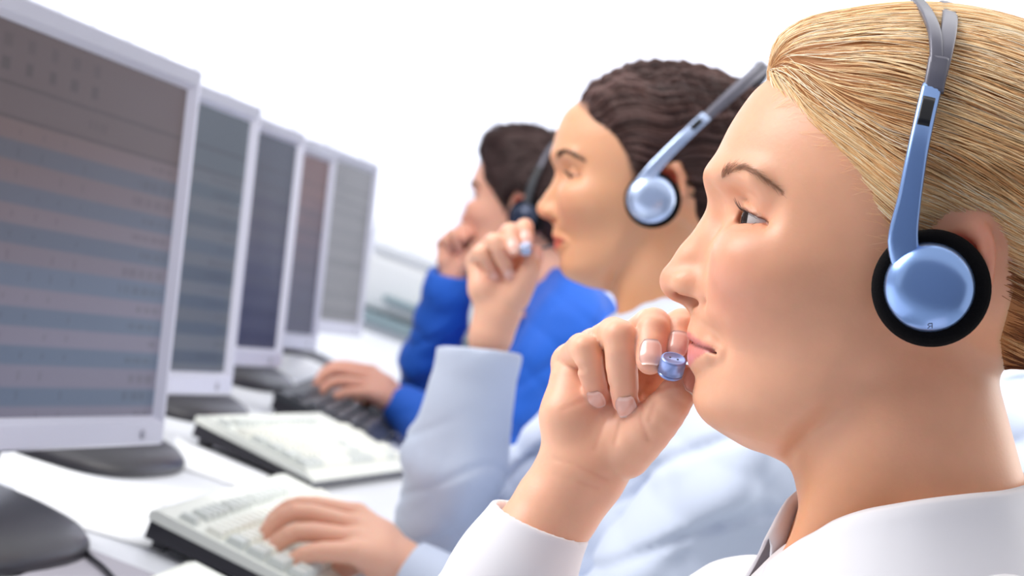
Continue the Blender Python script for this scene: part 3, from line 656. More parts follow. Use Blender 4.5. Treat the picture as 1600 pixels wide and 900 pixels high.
# ------------------------------------------------------------------ hair
def hair_sdf(p, H, side, kind):
    u, v, w = p; av = np.abs(v)
    g = lut2(side, u + 0 * w, w + 0 * u) if u.ndim == 3 else lut2(side, u, w)
    if kind == 'fair':
        t = np.clip(g * 0.42 - 0.5, -4, 7.0) + 3.2 * np.exp(-((w - 100) / 30) ** 2) * np.clip(g / 12, 0, 1) + 2.5 * np.exp(-((u - 44) / 14) ** 2) * np.clip(g / 4, 0, 1)
    elif kind == 'dark':
        t = np.clip(g * 0.28, -4, 5) + 4 * np.exp(-((w - 100) / 26) ** 2) * np.clip((30 - u) / 30, 0, 1)
    else:
        t = np.clip(g * 0.8, -5, 8) + 19 * np.exp(-(((w - 104) / 28) ** 2)) * np.clip((u + 60) / 60, 0, 1)
    d = smin(cran_sdf(p, H), s_cone(p, (-20, 0, -38), (-50, 0, -100), H['neck'] + 0.5, H['neck'] + 1.5), 13) - t
    if kind == 'fair': d = smin(d, s_ell(p, (-130, 0, 44), (26, 34, 34)), 10)
    if kind == 'dark':
        d = smin(d, s_ell(p, (-120, 0, 60), (24, 40, 36)), 12)
        ang = np.arctan2(w - 20, -(u + 10) + 60)
        d = d - 3.4 * np.sin(av * 0.26 + u * 0.14) * np.sin(u * 0.23 - w * 0.15) * np.clip((60 - u) / 40, 0, 1) * np.clip((w - 45) / 25, 0, 1)
    return d * 0.9

def strands(vol, lo, h, start, field, steps, step, lift, keep=None):
    """walk over the surface of vol from start points along field; returns (N, steps, 3)"""
    p = start.copy(); out = []
    for i in range(steps):
        n = grad(vol, lo, h, p, 2 * h); s = sample(vol, lo, h, p); p = p - n * np.clip(s, -4, 4)[:, None]
        L = lift(i / (steps - 1)); out.append(p + n * (L[:, None] if np.ndim(L) else L))
        d = field(p); d = d - np.sum(d * n, 1)[:, None] * n; d /= np.linalg.norm(d, axis=1)[:, None] + 1e-9
        p = p + d * step
    return np.stack(out, 1)
def strand_mesh(S, rad, col, sides=3):
    """S (N, K, 3) local mm, rad (N,), col (N,3) -> verts, faces, colours"""
    N, K, _ = S.shape
    t = np.gradient(S, axis=1); t /= np.linalg.norm(t, axis=2)[..., None] + 1e-9
    a = np.cross(t, np.array([0.31, 0.52, 0.79])); a /= np.linalg.norm(a, axis=2)[..., None] + 1e-9; b = np.cross(t, a)
    k = np.linspace(0, 1, K); tp = np.minimum(1, 0.25 + k * 8) * np.minimum(1, 0.15 + (1 - k) * 6)
    r = rad[:, None] * tp[None]
    ph = np.arange(sides) * 2 * PI / sides
    V = S[:, :, None] + (np.cos(ph)[:, None] * a[:, :, None] + np.sin(ph)[:, None] * b[:, :, None]) * r[:, :, None, None]
    base = (np.arange(N) * K * sides)[:, None, None]; i = np.arange(K - 1)[None, :, None] * sides; j = np.arange(sides)[None, None, :]; j2 = (j + 1) % sides
    F = np.stack([base + i + j, base + i + j2, base + i + sides + j2, base + i + sides + j], -1).reshape(-1, 4)
    C = np.repeat(col, K * sides, 0)
    return V.reshape(-1, 3), F, C
def noise1(x, seed, n=512):
    r = np.random.default_rng(seed).random(n); x = np.asarray(x) % (n - 1); i = x.astype(int); f = x - i; f = f * f * (3 - 2 * f)
    return r[i] * (1 - f) + r[(i + 1) % n] * f

def surface_points(V, F, side, gmin, gmax, n, wmin=-200, seed=1):
    """random points of the shell with gmin < hair distance < gmax"""
    r = np.random.default_rng(seed); c = V[F].mean(1); g = lut2(side, c[:, 0], c[:, 2]); ok = np.where((g > gmin) & (g < gmax) & (c[:, 2] > wmin))[0]
    a = np.linalg.norm(np.cross(V[F[ok, 2]] - V[F[ok, 0]], V[F[ok, 3]] - V[F[ok, 1]]), axis=1)
    pick = r.choice(ok, n, p=a / a.sum()); k = r.random((n, 4)); k /= k.sum(1)[:, None]
    return (V[F[pick]] * k[..., None]).sum(1)
# ------------------------------------------------------------------ face details
def eye_geo(sgn, gaze=(1, 0.0, 0.0), iris_c=srgb(84, 64, 54), r=12.35):
    c = np.array([EYEC[0], EYEC[1] * sgn, EYEC[2]]); g = unit((gaze[0], gaze[1], gaze[2])); x = unit(np.cross(g, [0, 0, 1])); y = np.cross(x, g)
    th = np.concatenate([np.linspace(0.002, 0.62, 26), np.linspace(0.68, PI - 0.01, 24)]); ph = np.arange(40) * 2 * PI / 40
    rr = r + 0.9 * np.exp(-(th / 0.42) ** 4)
    V = c + rr[:, None, None] * (np.cos(th)[:, None, None] * g + np.sin(th)[:, None, None] * (np.cos(ph)[:, None] * x + np.sin(ph)[:, None] * y)[None])
    F = grid_faces(len(th), 40, True)
    T = np.repeat(th, 40); PHI = np.tile(ph, len(th)); col = np.tile(np.array(srgb(188, 180, 178)), (len(T), 1))
    col = blend(col, srgb(205, 150, 140), np.clip((T - 0.9) / 1.0, 0, .6))
    ir = np.array(iris_c)[None] * (0.8 + 0.35 * noise1(PHI * 6, 8)[:, None])
    m = (T < 0.50)[:, None]; col = np.where(m, ir, col); col = np.where(((T > 0.44) & (T < 0.53))[:, None], np.array(srgb(45, 36, 34)), col); col = np.where((T < 0.2)[:, None], np.array(srgb(10, 8, 8)), col)
    return V.reshape(-1, 3), F, col
def project(vol, lo, h, p, it=6):
    for _ in range(it): p = p - grad(vol, lo, h, p) * np.clip(sample(vol, lo, h, p), -5, 5)[:, None]
    return p
def ray_hit(fr, vol, lo, h, px, py):
    r = ray(px, py) @ fr.M / fr.s; c = fr.local(CAM); t0 = -c[1] / r[1]; t = np.linspace(t0 * 0.86, t0 * 1.05, 900); p = c + t[:, None] * r; s = sample(vol, lo, h, p)
    k = np.argmax(s < 0); return p[k]
def brow_strands(vol, lo, h, sgn, n, line, width, length, seed, dirn=(-0.75, 0.35, 0.55)):
    r = np.random.default_rng(seed); L = catmull(line, 60); t = r.random(n) ** 0.85; b = L[(t * 59).astype(int)]; wd = np.interp(t, [0, .12, .5, 1], [width * .75, width, width * .7, width * .15])
    p = b + np.stack([0 * t, 0 * t, (r.random(n) - .5) * 2 * wd], 1); p[:, 1] *= sgn
    p = project(vol, lo, h, p); nrm = grad(vol, lo, h, p)
    tan = np.gradient(L, axis=0)[(t * 59).astype(int)]; tan /= np.linalg.norm(tan, axis=1)[:, None]; tan[:, 1] *= sgn
    lift = np.interp(t, [0, .3, 1], [0.8, .25, -0.1]); d = tan + np.array([0, 0, 1.0]) * lift[:, None] + r.normal(0, .18, (n, 3)); d /= np.linalg.norm(d, axis=1)[:, None]
    k = np.linspace(0, 1, 6)[None, :, None]; ln = (length * (0.6 + .6 * r.random(n)))[:, None, None]
    S = p[:, None] + d[:, None] * k * ln + nrm[:, None] * (0.15 + 0.7 * k * (1 - k) * 2) 
    return S
def lash_strands(sgn, n, seed):
    r = np.random.default_rng(seed); out = []
    for up in (True, False):
        m = n if up else n // 3; y = np.linspace(-11.0, 12.5, m) + r.normal(0, .25, m)
        # lid edge: intersection of the lid plane with the lid shell
        R = 13.6; x = np.sqrt(np.maximum(R * R - y * y - 16, 4.0)); z = ((0.20 * LID_OPEN - 0.25 * (1 - LID_OPEN)) * x + 0.5 - 0.0045 * y * y) if up else (-0.19 * x - 0.5 + 0.002 * y * y)
        x = np.sqrt(np.maximum(R * R - y * y - z * z, 2.0))
        p = np.stack([EYEC[0] + x, (EYEC[1] + y), EYEC[2] + z], 1)
        d0 = np.stack([np.full(m, 1.0), y / 9 + r.normal(0, .16, m), (-0.2 if up else -0.35) + r.normal(0, .12, m)], 1); d1 = np.array([0.15, 0, 0.9]) if up else np.array([0, 0, -0.35])
        ln = (4.6 if up else 2.0) * (0.8 + .4 * r.random(m)); k = np.linspace(0, 1, 7)
        S = p[:, None] + ln[:, None, None] * (k[None, :, None] * d0[:, None] * 0.8 + (k ** 2)[None, :, None] * d1)
        S[..., 1] *= sgn; out.append(S)
    return np.concatenate(out)
# ------------------------------------------------------------------ hands (each in a frame facing the camera, millimetres)
def hand_sdf(p, palm, fingers, creases=(), thumb=None, kp=3.5):
    d = None
    for pts, rad, k in palm:
        c = s_chain(p, pts, rad, 6); d = c if d is None else smin(d, c, k)
    out = d
    for fi, (pts, rad) in enumerate(fingers):
        kk = kp if fi < 4 else 1.6
        n_ = 9; cp = catmull(pts, n_); cr_ = np.interp(np.linspace(0, len(pts) - 1, n_), np.arange(len(pts)), rad); f = s_chain(p, cp, cr_, 0.4); out = smin(out, smin(d, f, kk), 0.6)
    for line, wd, dep in creases:
        L = np.asarray(line, np.float32); g = None
        for a, b in zip(L[:-1], L[1:]):
            ab = b - a; t = np.clip(((p[0] - a[0]) * ab[0] + (p[2] - a[2]) * ab[2]) / (ab[0] ** 2 + ab[2] ** 2 + 1e-9), 0, 1)
            q = (p[0] - a[0] - t * ab[0]) ** 2 + (p[2] - a[2] - t * ab[2]) ** 2; g = q if g is None else np.minimum(g, q)
        out = out + dep * np.exp(-g / wd ** 2) * (p[1] > L[:, 1].min() - 14)
    return out
def hand_colors(V, tone, tips, blush, tip_pts, creases=()):
    c = np.tile(np.array(tone), (len(V), 1))
    for t in tip_pts: c = blend(c, tips, 0.55 * np.exp(-(np.linalg.norm(V - t, axis=1) / 9) ** 2))
    for line, wd, dep in creases:
        L = np.asarray(line); g = np.full(len(V), 1e9)
        for a, b in zip(L[:-1], L[1:]):
            ab = b - a; t = np.clip(((V - a) @ ab) / (ab @ ab), 0, 1); g = np.minimum(g, np.linalg.norm((V - a - t[:, None] * ab)[:, [0, 2]], axis=1))
        c = blend(c, blush, 0.22 * np.exp(-(g / 1.0) ** 2))
    return c
def nail_geo(base, tip, normal, width, thick=0.22, bulge=0.30, fn=None):
    """curved plate from base to tip (local mm)"""
    base = np.asarray(base, float); tip = np.asarray(tip, float); t = tip - base; L = np.linalg.norm(t); t /= L; n = unit(normal - np.dot(normal, t) * t); b = np.cross(t, n)
    nu, nv = 11, 9; U, Vv = np.meshgrid(np.linspace(0, 1, nu), np.linspace(-1, 1, nv), indexing='ij')
    wd = width / 2 * (0.90 + 0.10 * np.sin(U * PI)); cut = np.where(U < .3, np.sqrt(np.maximum(0, 1 - ((0.3 - U) / 0.3) ** 2 * 0.55)), 1) * np.where(U > .88, 1 - 0.18 * ((U - .88) / .12) ** 2, 1)
    R_ = width * 0.78; y = Vv * wd * cut; dz = np.sqrt(np.maximum(R_ ** 2 - y ** 2, 0)) - R_
    P0 = base + U[..., None] * L * t + y[..., None] * b + (dz - 0.5 * (U - 0.5) ** 2 * bulge * 3)[..., None] * n
    top = P0 + n * thick; m = nu * nv; f = grid_faces(nu, nv); F = [tuple(q) for q in f[:, ::-1]] + [tuple(q) for q in f + m]
    bd = [i for i in range(nv)] + [i * nv + nv - 1 for i in range(1, nu)] + [(nu - 1) * nv + i for i in range(nv - 2, -1, -1)] + [i * nv for i in range(nu - 2, 0, -1)]
    F += [(bd[(i + 1) % len(bd)], bd[i], bd[i] + m, bd[(i + 1) % len(bd)] + m) for i in range(len(bd))]
    if fn is not None:                                             # seat the plate on the fingertip
        def G_(q): return fn((q[:, 0], q[:, 1], q[:, 2]))
        def D_(q): g = np.stack([G_(q + np.eye(3)[i] * .4) - G_(q - np.eye(3)[i] * .4) for i in range(3)], 1); return g / (np.linalg.norm(g, axis=1)[:, None] + 1e-9)
        q = P0.reshape(-1, 3); lim = np.clip((U.ravel() - .8) * 5, 0, 1)
        for _ in range(5): q = q - D_(q) * ((G_(q) - 0.10) * np.where(G_(q) > 0.1, 1 - 0.9 * lim, 1))[:, None]
        P0 = q.reshape(P0.shape); top = P0 + (D_(q) * 0.38).reshape(P0.shape)
    V = np.concatenate([P0.reshape(-1, 3), top.reshape(-1, 3)])
    col = np.tile(np.array(srgb(240, 186, 170)), (2 * m, 1)); e = np.tile(U.ravel(), 2)
    col = blend(col, srgb(250, 232, 222), 0.7 * np.clip((e - 0.90) / 0.05, 0, 1)); col = blend(col, srgb(245, 212, 202), np.clip((0.2 - e) / 0.1, 0, .7))
    return V, F, col
def mic_hand(forearm):
    """right hand seen from the palm side, fingers closed on a small microphone; forearm: pixel list (px, py, v, r)"""
    A = lambda x, y, v: G.at(x, y, v)
    G = Frame(970, 600, 0.955)                                    # pose is laid out once, in this frame
    mcp = {'p': A(893, 568, -13), 'r': A(930, 545, -15), 'm': A(990, 533, -15), 'i': A(1045, 535, -14)}
    fing = {'p': [mcp['p'], A(914, 543, 19), A(924, 583, 18), A(934, 615, 12)],
            'r': [mcp['r'], A(966, 523, 27), A(972, 578, 26), A(978, 628, 19)],
            'm': [mcp['m'], A(1020, 507, 20), A(1018, 534, 30), A(1016, 563, 37)],
            'i': [mcp['i'], A(1065, 508, 15), A(1062, 529, 23), A(1058, 550, 29)]}
    rad = {'p': (8.6, 7.0, 6.1, 5.3), 'r': (9.0, 8.0, 7.2, 6.2), 'm': (9.0, 8.1, 7.4, 6.5), 'i': (9.0, 8.0, 7.3, 6.4)}
    th = [A(975, 702, 6), A(1020, 662, 18), A(1050, 627, 25), A(1071, 594, 22)]; rth = (14, 11.0, 9.2, 7.2)
    wr = A(908, 738, -2)
    palm = [([wr, A(908, 640, -4), mcp['p']], (18.5, 14.5, 9.5), 3), ([wr, A(935, 640, -5), mcp['r']], (18.5, 15, 9.5), 3), ([wr, A(968, 640, -8), mcp['m']], (18.5, 13.5, 9.5), 3),
            ([wr, A(998, 640, -12), mcp['i']], (18.5, 12, 9.5), 3), ([A(930, 722, 0), A(996, 668, 8)], (15, 13.5), 6), ([A(893, 715, 2), A(890, 650, 3), A(896, 600, -2)], (12, 12.5, 10), 6)]
    fa = [G.at(x, y, v) for x, y, v, r in forearm]; palm.append((fa, [r for *_, r in forearm], 6))
    creases = [([A(1012, 596, 5), A(990, 625, 8), A(972, 655, 8), A(962, 690, 6)], 1.1, 0.7), ([A(1045, 602, 10), A(1010, 615, 10), A(1000, 650, 14), A(1012, 685, 14)], 0.9, 0.6), ([A(1052, 612, 12), A(1022, 628, 14), A(1014, 655, 14)], 1.0, 0.5),
               ([A(866, 716, 6), A(905, 728, 10), A(948, 748, 10)], 0.9, 0.4), ([A(862, 740, 6), A(905, 752, 10), A(935, 762, 10)], 0.8, 0.2), ([A(872, 562, 0), A(890, 572, 0), A(912, 578, 0)], 1.2, 1.1), ([A(880, 640, 6), A(920, 622, 6), A(960, 600, 4)], 0.9, 0.35), ([A(930, 700, 8), A(945, 660, 8), A(975, 630, 8)], 0.9, 0.35)]
    fn = lambda p: hand_sdf(p, palm, [(fing[k], rad[k]) for k in 'prmi'] + [(th, rth)], creases)
    tips = [fing[k][3] for k in 'prmi'] + [th[3]]
    nails = []
    for k, w_, nrm in (('p', 7.0, (0.30, 0.95, 0.1)), ('r', 8.6, (0.05, 1, 0.15)), ('m', 9.0, (0.0, .8, 0.6)), ('i', 8.8, (0.0, .8, 0.6))):
        a, b = fing[k][2], fing[k][3]; d_ = unit(b - a); n_ = np.array(nrm); n_ = unit(n_ - (n_ @ d_) * d_); r_ = rad[k][3]
        L = np.linalg.norm(b - a); tip = b + d_ * (r_ * 0.95) + n_ * (r_ * 0.70); base = b - d_ * (r_ * 0.95) + n_ * (r_ * 1.12)
        nails.append((base, tip, n_, w_))
    d_ = unit(th[3] - th[2]); n_ = np.array((-0.75, 0.65, 0.1)); n_ = unit(n_ - (n_ @ d_) * d_)
    nails.append((th[3] - d_ * 6.5 + n_ * 8.0, th[3] + d_ * 6.4 + n_ * 5.0, n_, 10.5))
    lo = np.min([*fa, wr, mcp['p'], *tips], 0) - 30; hi = np.max([*fa, *[fing[k][1] for k in 'prmi'], *tips, th[1]], 0) + 26
    return fn, lo, hi, tips, creases, nails
def typing_hand():
    """left hand resting on keys, laid out in its own frame"""
    G = Frame(505, 845, 1.90); A = lambda x, y, v: G.at(x, y, v)
    mcp = [A(556, 806, -26), A(548, 822, -6), A(546, 842, 14), A(550, 862, 30)]
    fing = [[mcp[0], A(478, 792, -30), A(440, 806, -30), A(420, 832, -26)], [mcp[1], A(470, 803, -6), A(430, 822, -6), A(413, 850, -4)],
            [mcp[2], A(474, 832, 16), A(438, 848, 17), A(424, 872, 18)], [mcp[3], A(494, 862, 34), A(464, 874, 35), A(448, 894, 35)]]
    th = [A(585, 862, -22), A(545, 882, -30), A(510, 896, -34), A(485, 904, -34)]
    wr = A(622, 888, -4); fa = A(700, 945, -4)
    palm = [([wr, (wr + m) / 2 + np.array([0, 0, 2.0]), m], (21, 17, 10), 8) for m in mcp] + [([wr, fa], (21, 25), 10)]
    rad = (10, 8.6, 7.8, 6.2)
    fn = lambda p: hand_sdf(p, palm, [(f, rad) for f in fing] + [(th, (13, 10.5, 9, 7))])
    pts = np.array([*fing[0], *fing[1], *fing[2], *fing[3], *th, wr, fa])
    return fn, pts.min(0) - 30, pts.max(0) + 30, [f[3] for f in fing]
# ------------------------------------------------------------------ headsets (in a head frame, millimetres)
M_BLUE = mat('blue_metallic_paint', srgb(138, 168, 220), 0.26, 0.88, coat=0.2)
M_MIC = mat('blue_anodised', srgb(142, 160, 214), 0.28, 0.55)
M_PALE = mat('pale_silver_blue_paint', srgb(188, 204, 236), 0.26, 0.7)
M_BAND = mat('grey_band_plastic', srgb(96, 94, 106), 0.32, 0.2)
M_FOAM = mat('black_foam', srgb(14, 13, 15), 0.95, spec=0.1, bump=(2200, 0.7, 0.0006))
M_SLOT = mat('black_slot', srgb(14, 12, 18), 0.3)
M_PRINT = mat('dark_print', srgb(40, 42, 62), 0.6)
def strip_geo(pts, half, thick, nrm, r=0.35):
    """ribbon with rounded rectangular section; half widths per point, nrm outward normal per point"""
    pts = np.asarray(pts, float); t = np.gradient(pts, axis=0); t /= np.linalg.norm(t, axis=1)[:, None]; n = nrm - np.sum(nrm * t, 1)[:, None] * t; n /= np.linalg.norm(n, axis=1)[:, None]; b = np.cross(t, n)
    a = np.arange(16) * 2 * PI / 16; ca, sa = np.cos(a), np.sin(a); e = 0.55; x = np.sign(ca) * np.abs(ca) ** e; y = np.sign(sa) * np.abs(sa) ** e
    half = np.broadcast_to(half, (len(pts),)); thick = np.broadcast_to(thick, (len(pts),))
    V = pts[:, None] + x[None, :, None] * b[:, None] * half[:, None, None] + y[None, :, None] * n[:, None] * thick[:, None, None]
    F = [tuple(q) for q in grid_faces(len(pts), 16, True)] + [tuple(range(16))[::-1], tuple((len(pts) - 1) * 16 + j for j in range(16))]
    return V.reshape(-1, 3), F
def make_headset(fr, label, layout, boom_to, group='headsets worn by the three people', mark=True, mats=None):
    """fr: head frame; layout: dict of side-view positions (local u, w) for pad, arm and band; boom_to: local point of the microphone"""
    mcap, marm, mmic = mats or (M_BLUE, M_BLUE, M_MIC)
    L = layout; pc = np.array([L['pad'][0], 0, L['pad'][1]])
    t = empty('headset', tuple(fr.world(pc + np.array([0, 0, -30.0]))), label, 'headset', group)
    add = lambda name, geo, m, par, sm=True: mesh_obj(name, fr.world(geo[0]), geo[1], m, par, sm)
    for s in (1, -1):
        fl = np.array([1, s, 1.0]); ax = unit(np.array([L.get('fwd', 0.0), 1, L.get('upw', 0.0)]) * fl); o = (pc + np.array([0, L['v'], 0])) * fl
        r = L['rad']
        add('ear_pad', lathe_geo(o, ax, [(r * .55, -7), (r * .9, -6.5), (r * .985, -4), (r, -0.5), (r * .985, 2.6), (r * .94, 4.8), (r * .86, 5.8), (r * .70, 5.2), (r * .5, 5.0)], 56), M_FOAM, t)
        rc = r * L.get('capr', 0.755)
        cap = add('ear_cap', lathe_geo(o + ax * 4.2 + np.array([0.9, 0, 0]), ax, [(rc * .9, -2), (rc * .99, 0), (rc, 1.6), (rc * .985, 3.2), (rc * .93, 5.0), (rc * .83, 6.7), (rc * .68, 8.2), (rc * .5, 9.3), (rc * .3, 9.95), (rc * .1, 10.2)], 64), mcap, t)
        if mark and s == 1:
            # printed letter, mirrored as in the photograph
            rm = rc * 0.85 + 0.2; hm = 4.2 + 6.35 + 0.28; dn = unit(np.array([L.get('mark_u', -0.24), 0, -1.0])); q0 = o + np.array([0.9, 0, 0]) + ax * hm + dn * rm
            e1 = unit(np.cross(ax, dn)); e1 = e1 if e1[0] < 0 else -e1; e2 = unit(-dn * 0.70 + ax * 0.62); h_ = 1.25; w_ = 0.85; parts = []
            seg = [[(w_, -h_), (w_, h_)], [(w_, h_), (-w_ * .3, h_), (-w_, h_ * .62), (-w_, h_ * .4), (-w_ * .3, 0), (w_, 0)], [(0.1, 0), (-w_, -h_)]]
            for sg in seg: parts.append(tube_geo(np.array([q0 + a * e1 + b * e2 for a, b in sg]), 0.17, 6))
            add('letter_print', join_geo(parts), M_PRINT, cap)
        arm = np.array([(a, v, b) for a, b, v, h in L['arm']]) * fl; N = 30; path = catmull(arm, N); hw = np.interp(np.linspace(0, 1, N), np.linspace(0, 1, len(arm)), [q[3] for q in L['arm']])
        nr = np.stack([np.zeros(N), np.full(N, float(s)), np.linspace(0.0, 0.35, N)], 1)
        am = add('side_arm', strip_geo(path, hw, np.interp(np.linspace(0, 1, N), [0, .25, 1], [3.2, 3.0, 2.6]), nr), marm, t)
        k = L.get('slot', 0.80); i0, i1 = int((k - .07) * (N - 1)), int((k + .07) * (N - 1)) + 1; sp = path[i0:i1 + 1]; sn = nr[i0:i1 + 1]
        tt = np.gradient(sp, axis=0); tt /= np.linalg.norm(tt, axis=1)[:, None]; n_ = sn - np.sum(sn * tt, 1)[:, None] * tt; n_ /= np.linalg.norm(n_, axis=1)[:, None]
        add('slider_window', strip_geo(sp + n_ * 2.3, hw[i0] * 0.62, 0.6, sn), M_SLOT, am)
    for name, pts, hw, m in [('headband', *q) for q in L['bands']]:
        q = np.array([(a, v, b) for a, b, v in pts]); full = np.concatenate([q, (q * np.array([1, -1, 1]))[::-1][1:]]); path = catmull(full, 61)
        c = np.array([path[:, 0].mean(), 0, 20.0]); nr = path - c; nr[:, 0] = 0
        add('headband', strip_geo(path, hw, 1.7, nr), M_BAND, t)
    for pts, hw in L.get('joints', []):
        for s in (1, -1):
            q = np.array([(a, v * s, b) for a, b, v in pts]); path = catmull(q, 14); nr = np.stack([0 * path[:, 0], path[:, 1] / 60, np.full(14, .3)], 1)
            add('band_joint', strip_geo(path, hw, 2.3, nr), M_BAND, t)
    # boom on the far side, microphone at its end
    o = pc + np.array([4, -L['v'] - 4, -6]); b = np.asarray(boom_to[0], float); ax = unit(boom_to[1]); end = b - ax * 4.5
    mid1 = np.array([18, -74, -44.0]); mid2 = np.array([60, -46, -56.0]) * 0.6 + end * 0.4
    bm = add('boom', tube_geo(catmull([o, mid1, mid2, end], 36), 1.5, 10), M_BAND, t)
    mr = boom_to[2]; mh = mr * 1.45
    mic = add('microphone', lathe_geo(b - ax * mh * .5, ax, [(mr * .80, -0.9), (mr * .98, 0.1), (mr * .98, 0.9), (mr * .90, 1.0), (mr * .90, 1.35), (mr, 1.5), (mr, mh - .8), (mr * .94, mh - .1), (mr * .82, mh), (mr * .80, mh - .15)], 36), mmic, t)
    for s in (-1, 1):
        xd = unit(np.cross(ax, boom_to[3])); add('sound_hole', lathe_geo(b + ax * (mh * .5 - .16) + xd * s * mr * .3, ax, [(0.5, -.3), (0.5, .12), (0.3, .14)], 10), M_SLOT, mic)
    return t
# ------------------------------------------------------------------ people
M_SKIN = [mat('skin_fair', attr=True, rough=0.42, sss=0.55, sss_scale=0.0028, spec=0.42, bump=(520, 0.14, 0.0005), var=(70, 0.035)),
          mat('skin_warm', attr=True, rough=0.42, sss=0.5, sss_scale=0.003, spec=0.42), mat('skin_tan', attr=True, rough=0.45, sss=0.5, sss_scale=0.003, spec=0.4)]
M_HAIR = mat('hair_strands', attr=True, rough=0.40, spec=0.4)
M_HAIRB = mat('hair_under', attr=True, rough=0.6, spec=0.3)
M_EYE = mat('eyeball', attr=True, rough=0.10, spec=0.10, coat=0.0)
M_NAIL = mat('nail', attr=True, rough=0.22, spec=0.5, coat=0.25)
M_SHIRT = [mat('white_cotton', srgb(246, 244, 248), 0.75, trans=0.22, sheen=0.15, bump=(2600, 0.10, 0.0003)), mat('pale_blue_cotton', srgb(208, 217, 236), 0.78, sheen=0.15, bump=(1500, 0.1, 0.0004)),
           mat('royal_blue_cotton', srgb(14, 92, 200), 0.7, sheen=0.1, bump=(1500, 0.1, 0.0004))]
KINDS = ['fair', 'dark', 'man']
def multi(parts):
    """join (verts, faces ndarray, colours)"""
    V = np.concatenate([p[0] for p in parts]); C = np.concatenate([p[2] for p in parts]); F, n = [], 0
    for p in parts: F.append(p[1] + n); n += len(p[0])
    return V, np.concatenate(F), C
def ramp(t, stops):
    s = np.array(stops); x = np.clip(t, 0, 1) * (len(s) - 1); i = np.minimum(x.astype(int), len(s) - 2); f = (x - i)[:, None]
    return s[i] * (1 - f) + s[i + 1] * f
def folds(p, amp, sc=1.0, ph=0.0):
    u, v, w = [q / sc for q in p]
    a = np.sin(u * 0.060 + w * 0.035 + 1.7 * np.sin(v * 0.021 + w * 0.017 + ph) + ph); b = np.sin(w * 0.072 - u * 0.031 + 2.0 * np.sin(u * 0.019 + v * 0.023 + 1 + ph))
    c = np.sin(v * 0.05 + u * 0.045 + 1.5 * np.sin(w * 0.027 + ph))
    e = np.sin(u * 0.022 + w * 0.048 + 1.3 * np.sin(v * 0.02 + u * 0.013 + 2 * ph)); g = np.sin(w * 0.030 - u * 0.044 + 1.6 * np.sin(w * 0.014 + ph))
    return amp * (np.maximum(a, -0.3) + 0.8 * np.maximum(b, -0.2) + 0.5 * c - 1.0 * np.exp(-(e / 0.25) ** 2) - 0.35 * np.exp(-(g / 0.3) ** 2) + 0.3)
def garment(fr, chains, lo_pad, h, amp, sc, k=14, cuts=(), ells=(), ph=0.0):
    """cloth over cone chains; cuts: (point, normal, inner chain radii) open a sleeve mouth"""
    pts = np.concatenate([np.array([q[:3] for q in c[0]]) for c in chains] + [np.array([[e[0][i] + s * e[1][i] for i in range(3)] for s in (1, -1)]) for e in ells])
    rmax = max(max(c[1]) for c in chains) + lo_pad
    lo, hi = pts.min(0) - rmax, pts.max(0) + rmax
    def fn(p):
        d = None
        for pts_, rad in chains:
            c = s_chain(p, pts_, rad, 10); d = c if d is None else smin(d, c, k)
        for c_, r_, M_ in ells:
            e = s_ell(p, c_, r_, M_); d = e if d is None else smin(d, e, 30)
        f = folds(p, amp, sc, ph)
        for m, n, r, dep, rc, *ax in cuts:
            f = f * np.clip((np.sqrt((p[0] - m[0]) ** 2 + (p[1] - m[1]) ** 2 + (p[2] - m[2]) ** 2) - rc * 1.5) / 40, 0.12, 1)
        d = d - f
        for m, n, r, dep, rc, *ax in cuts:
            n = unit(n); near = np.sqrt((p[0] - m[0]) ** 2 + (p[1] - m[1]) ** 2 + (p[2] - m[2]) ** 2) - rc * 2.4
            pl = (p[0] - m[0]) * n[0] + (p[1] - m[1]) * n[1] + (p[2] - m[2]) * n[2]
            d = smax(d, np.minimum(pl, -near), 0.8)
            a_ = unit(ax[0]) if ax else n
            if r: d = smax(d, -s_cone(p, m - a_ * dep, m + a_ * 20, r, r + 1), 0.8)
        return d
    V, F, vol, l2 = mesh_sdf(fn, lo, hi, h)
    return fr.world(V), F
def flat_body(fr, chains, h=8.0):
    pts = np.concatenate([np.array(c[0]) for c in chains]); r = max(max(c[1]) for c in chains) + 12
    def fn(p):
        d = None
        for a, b in chains:
            c = s_chain(p, a, b, 12); d = c if d is None else smin(d, c, 20)
        return d
    V, F, _, _ = mesh_sdf(fn, pts.min(0) - r, pts.max(0) + r, h)
    return fr.world(V), F

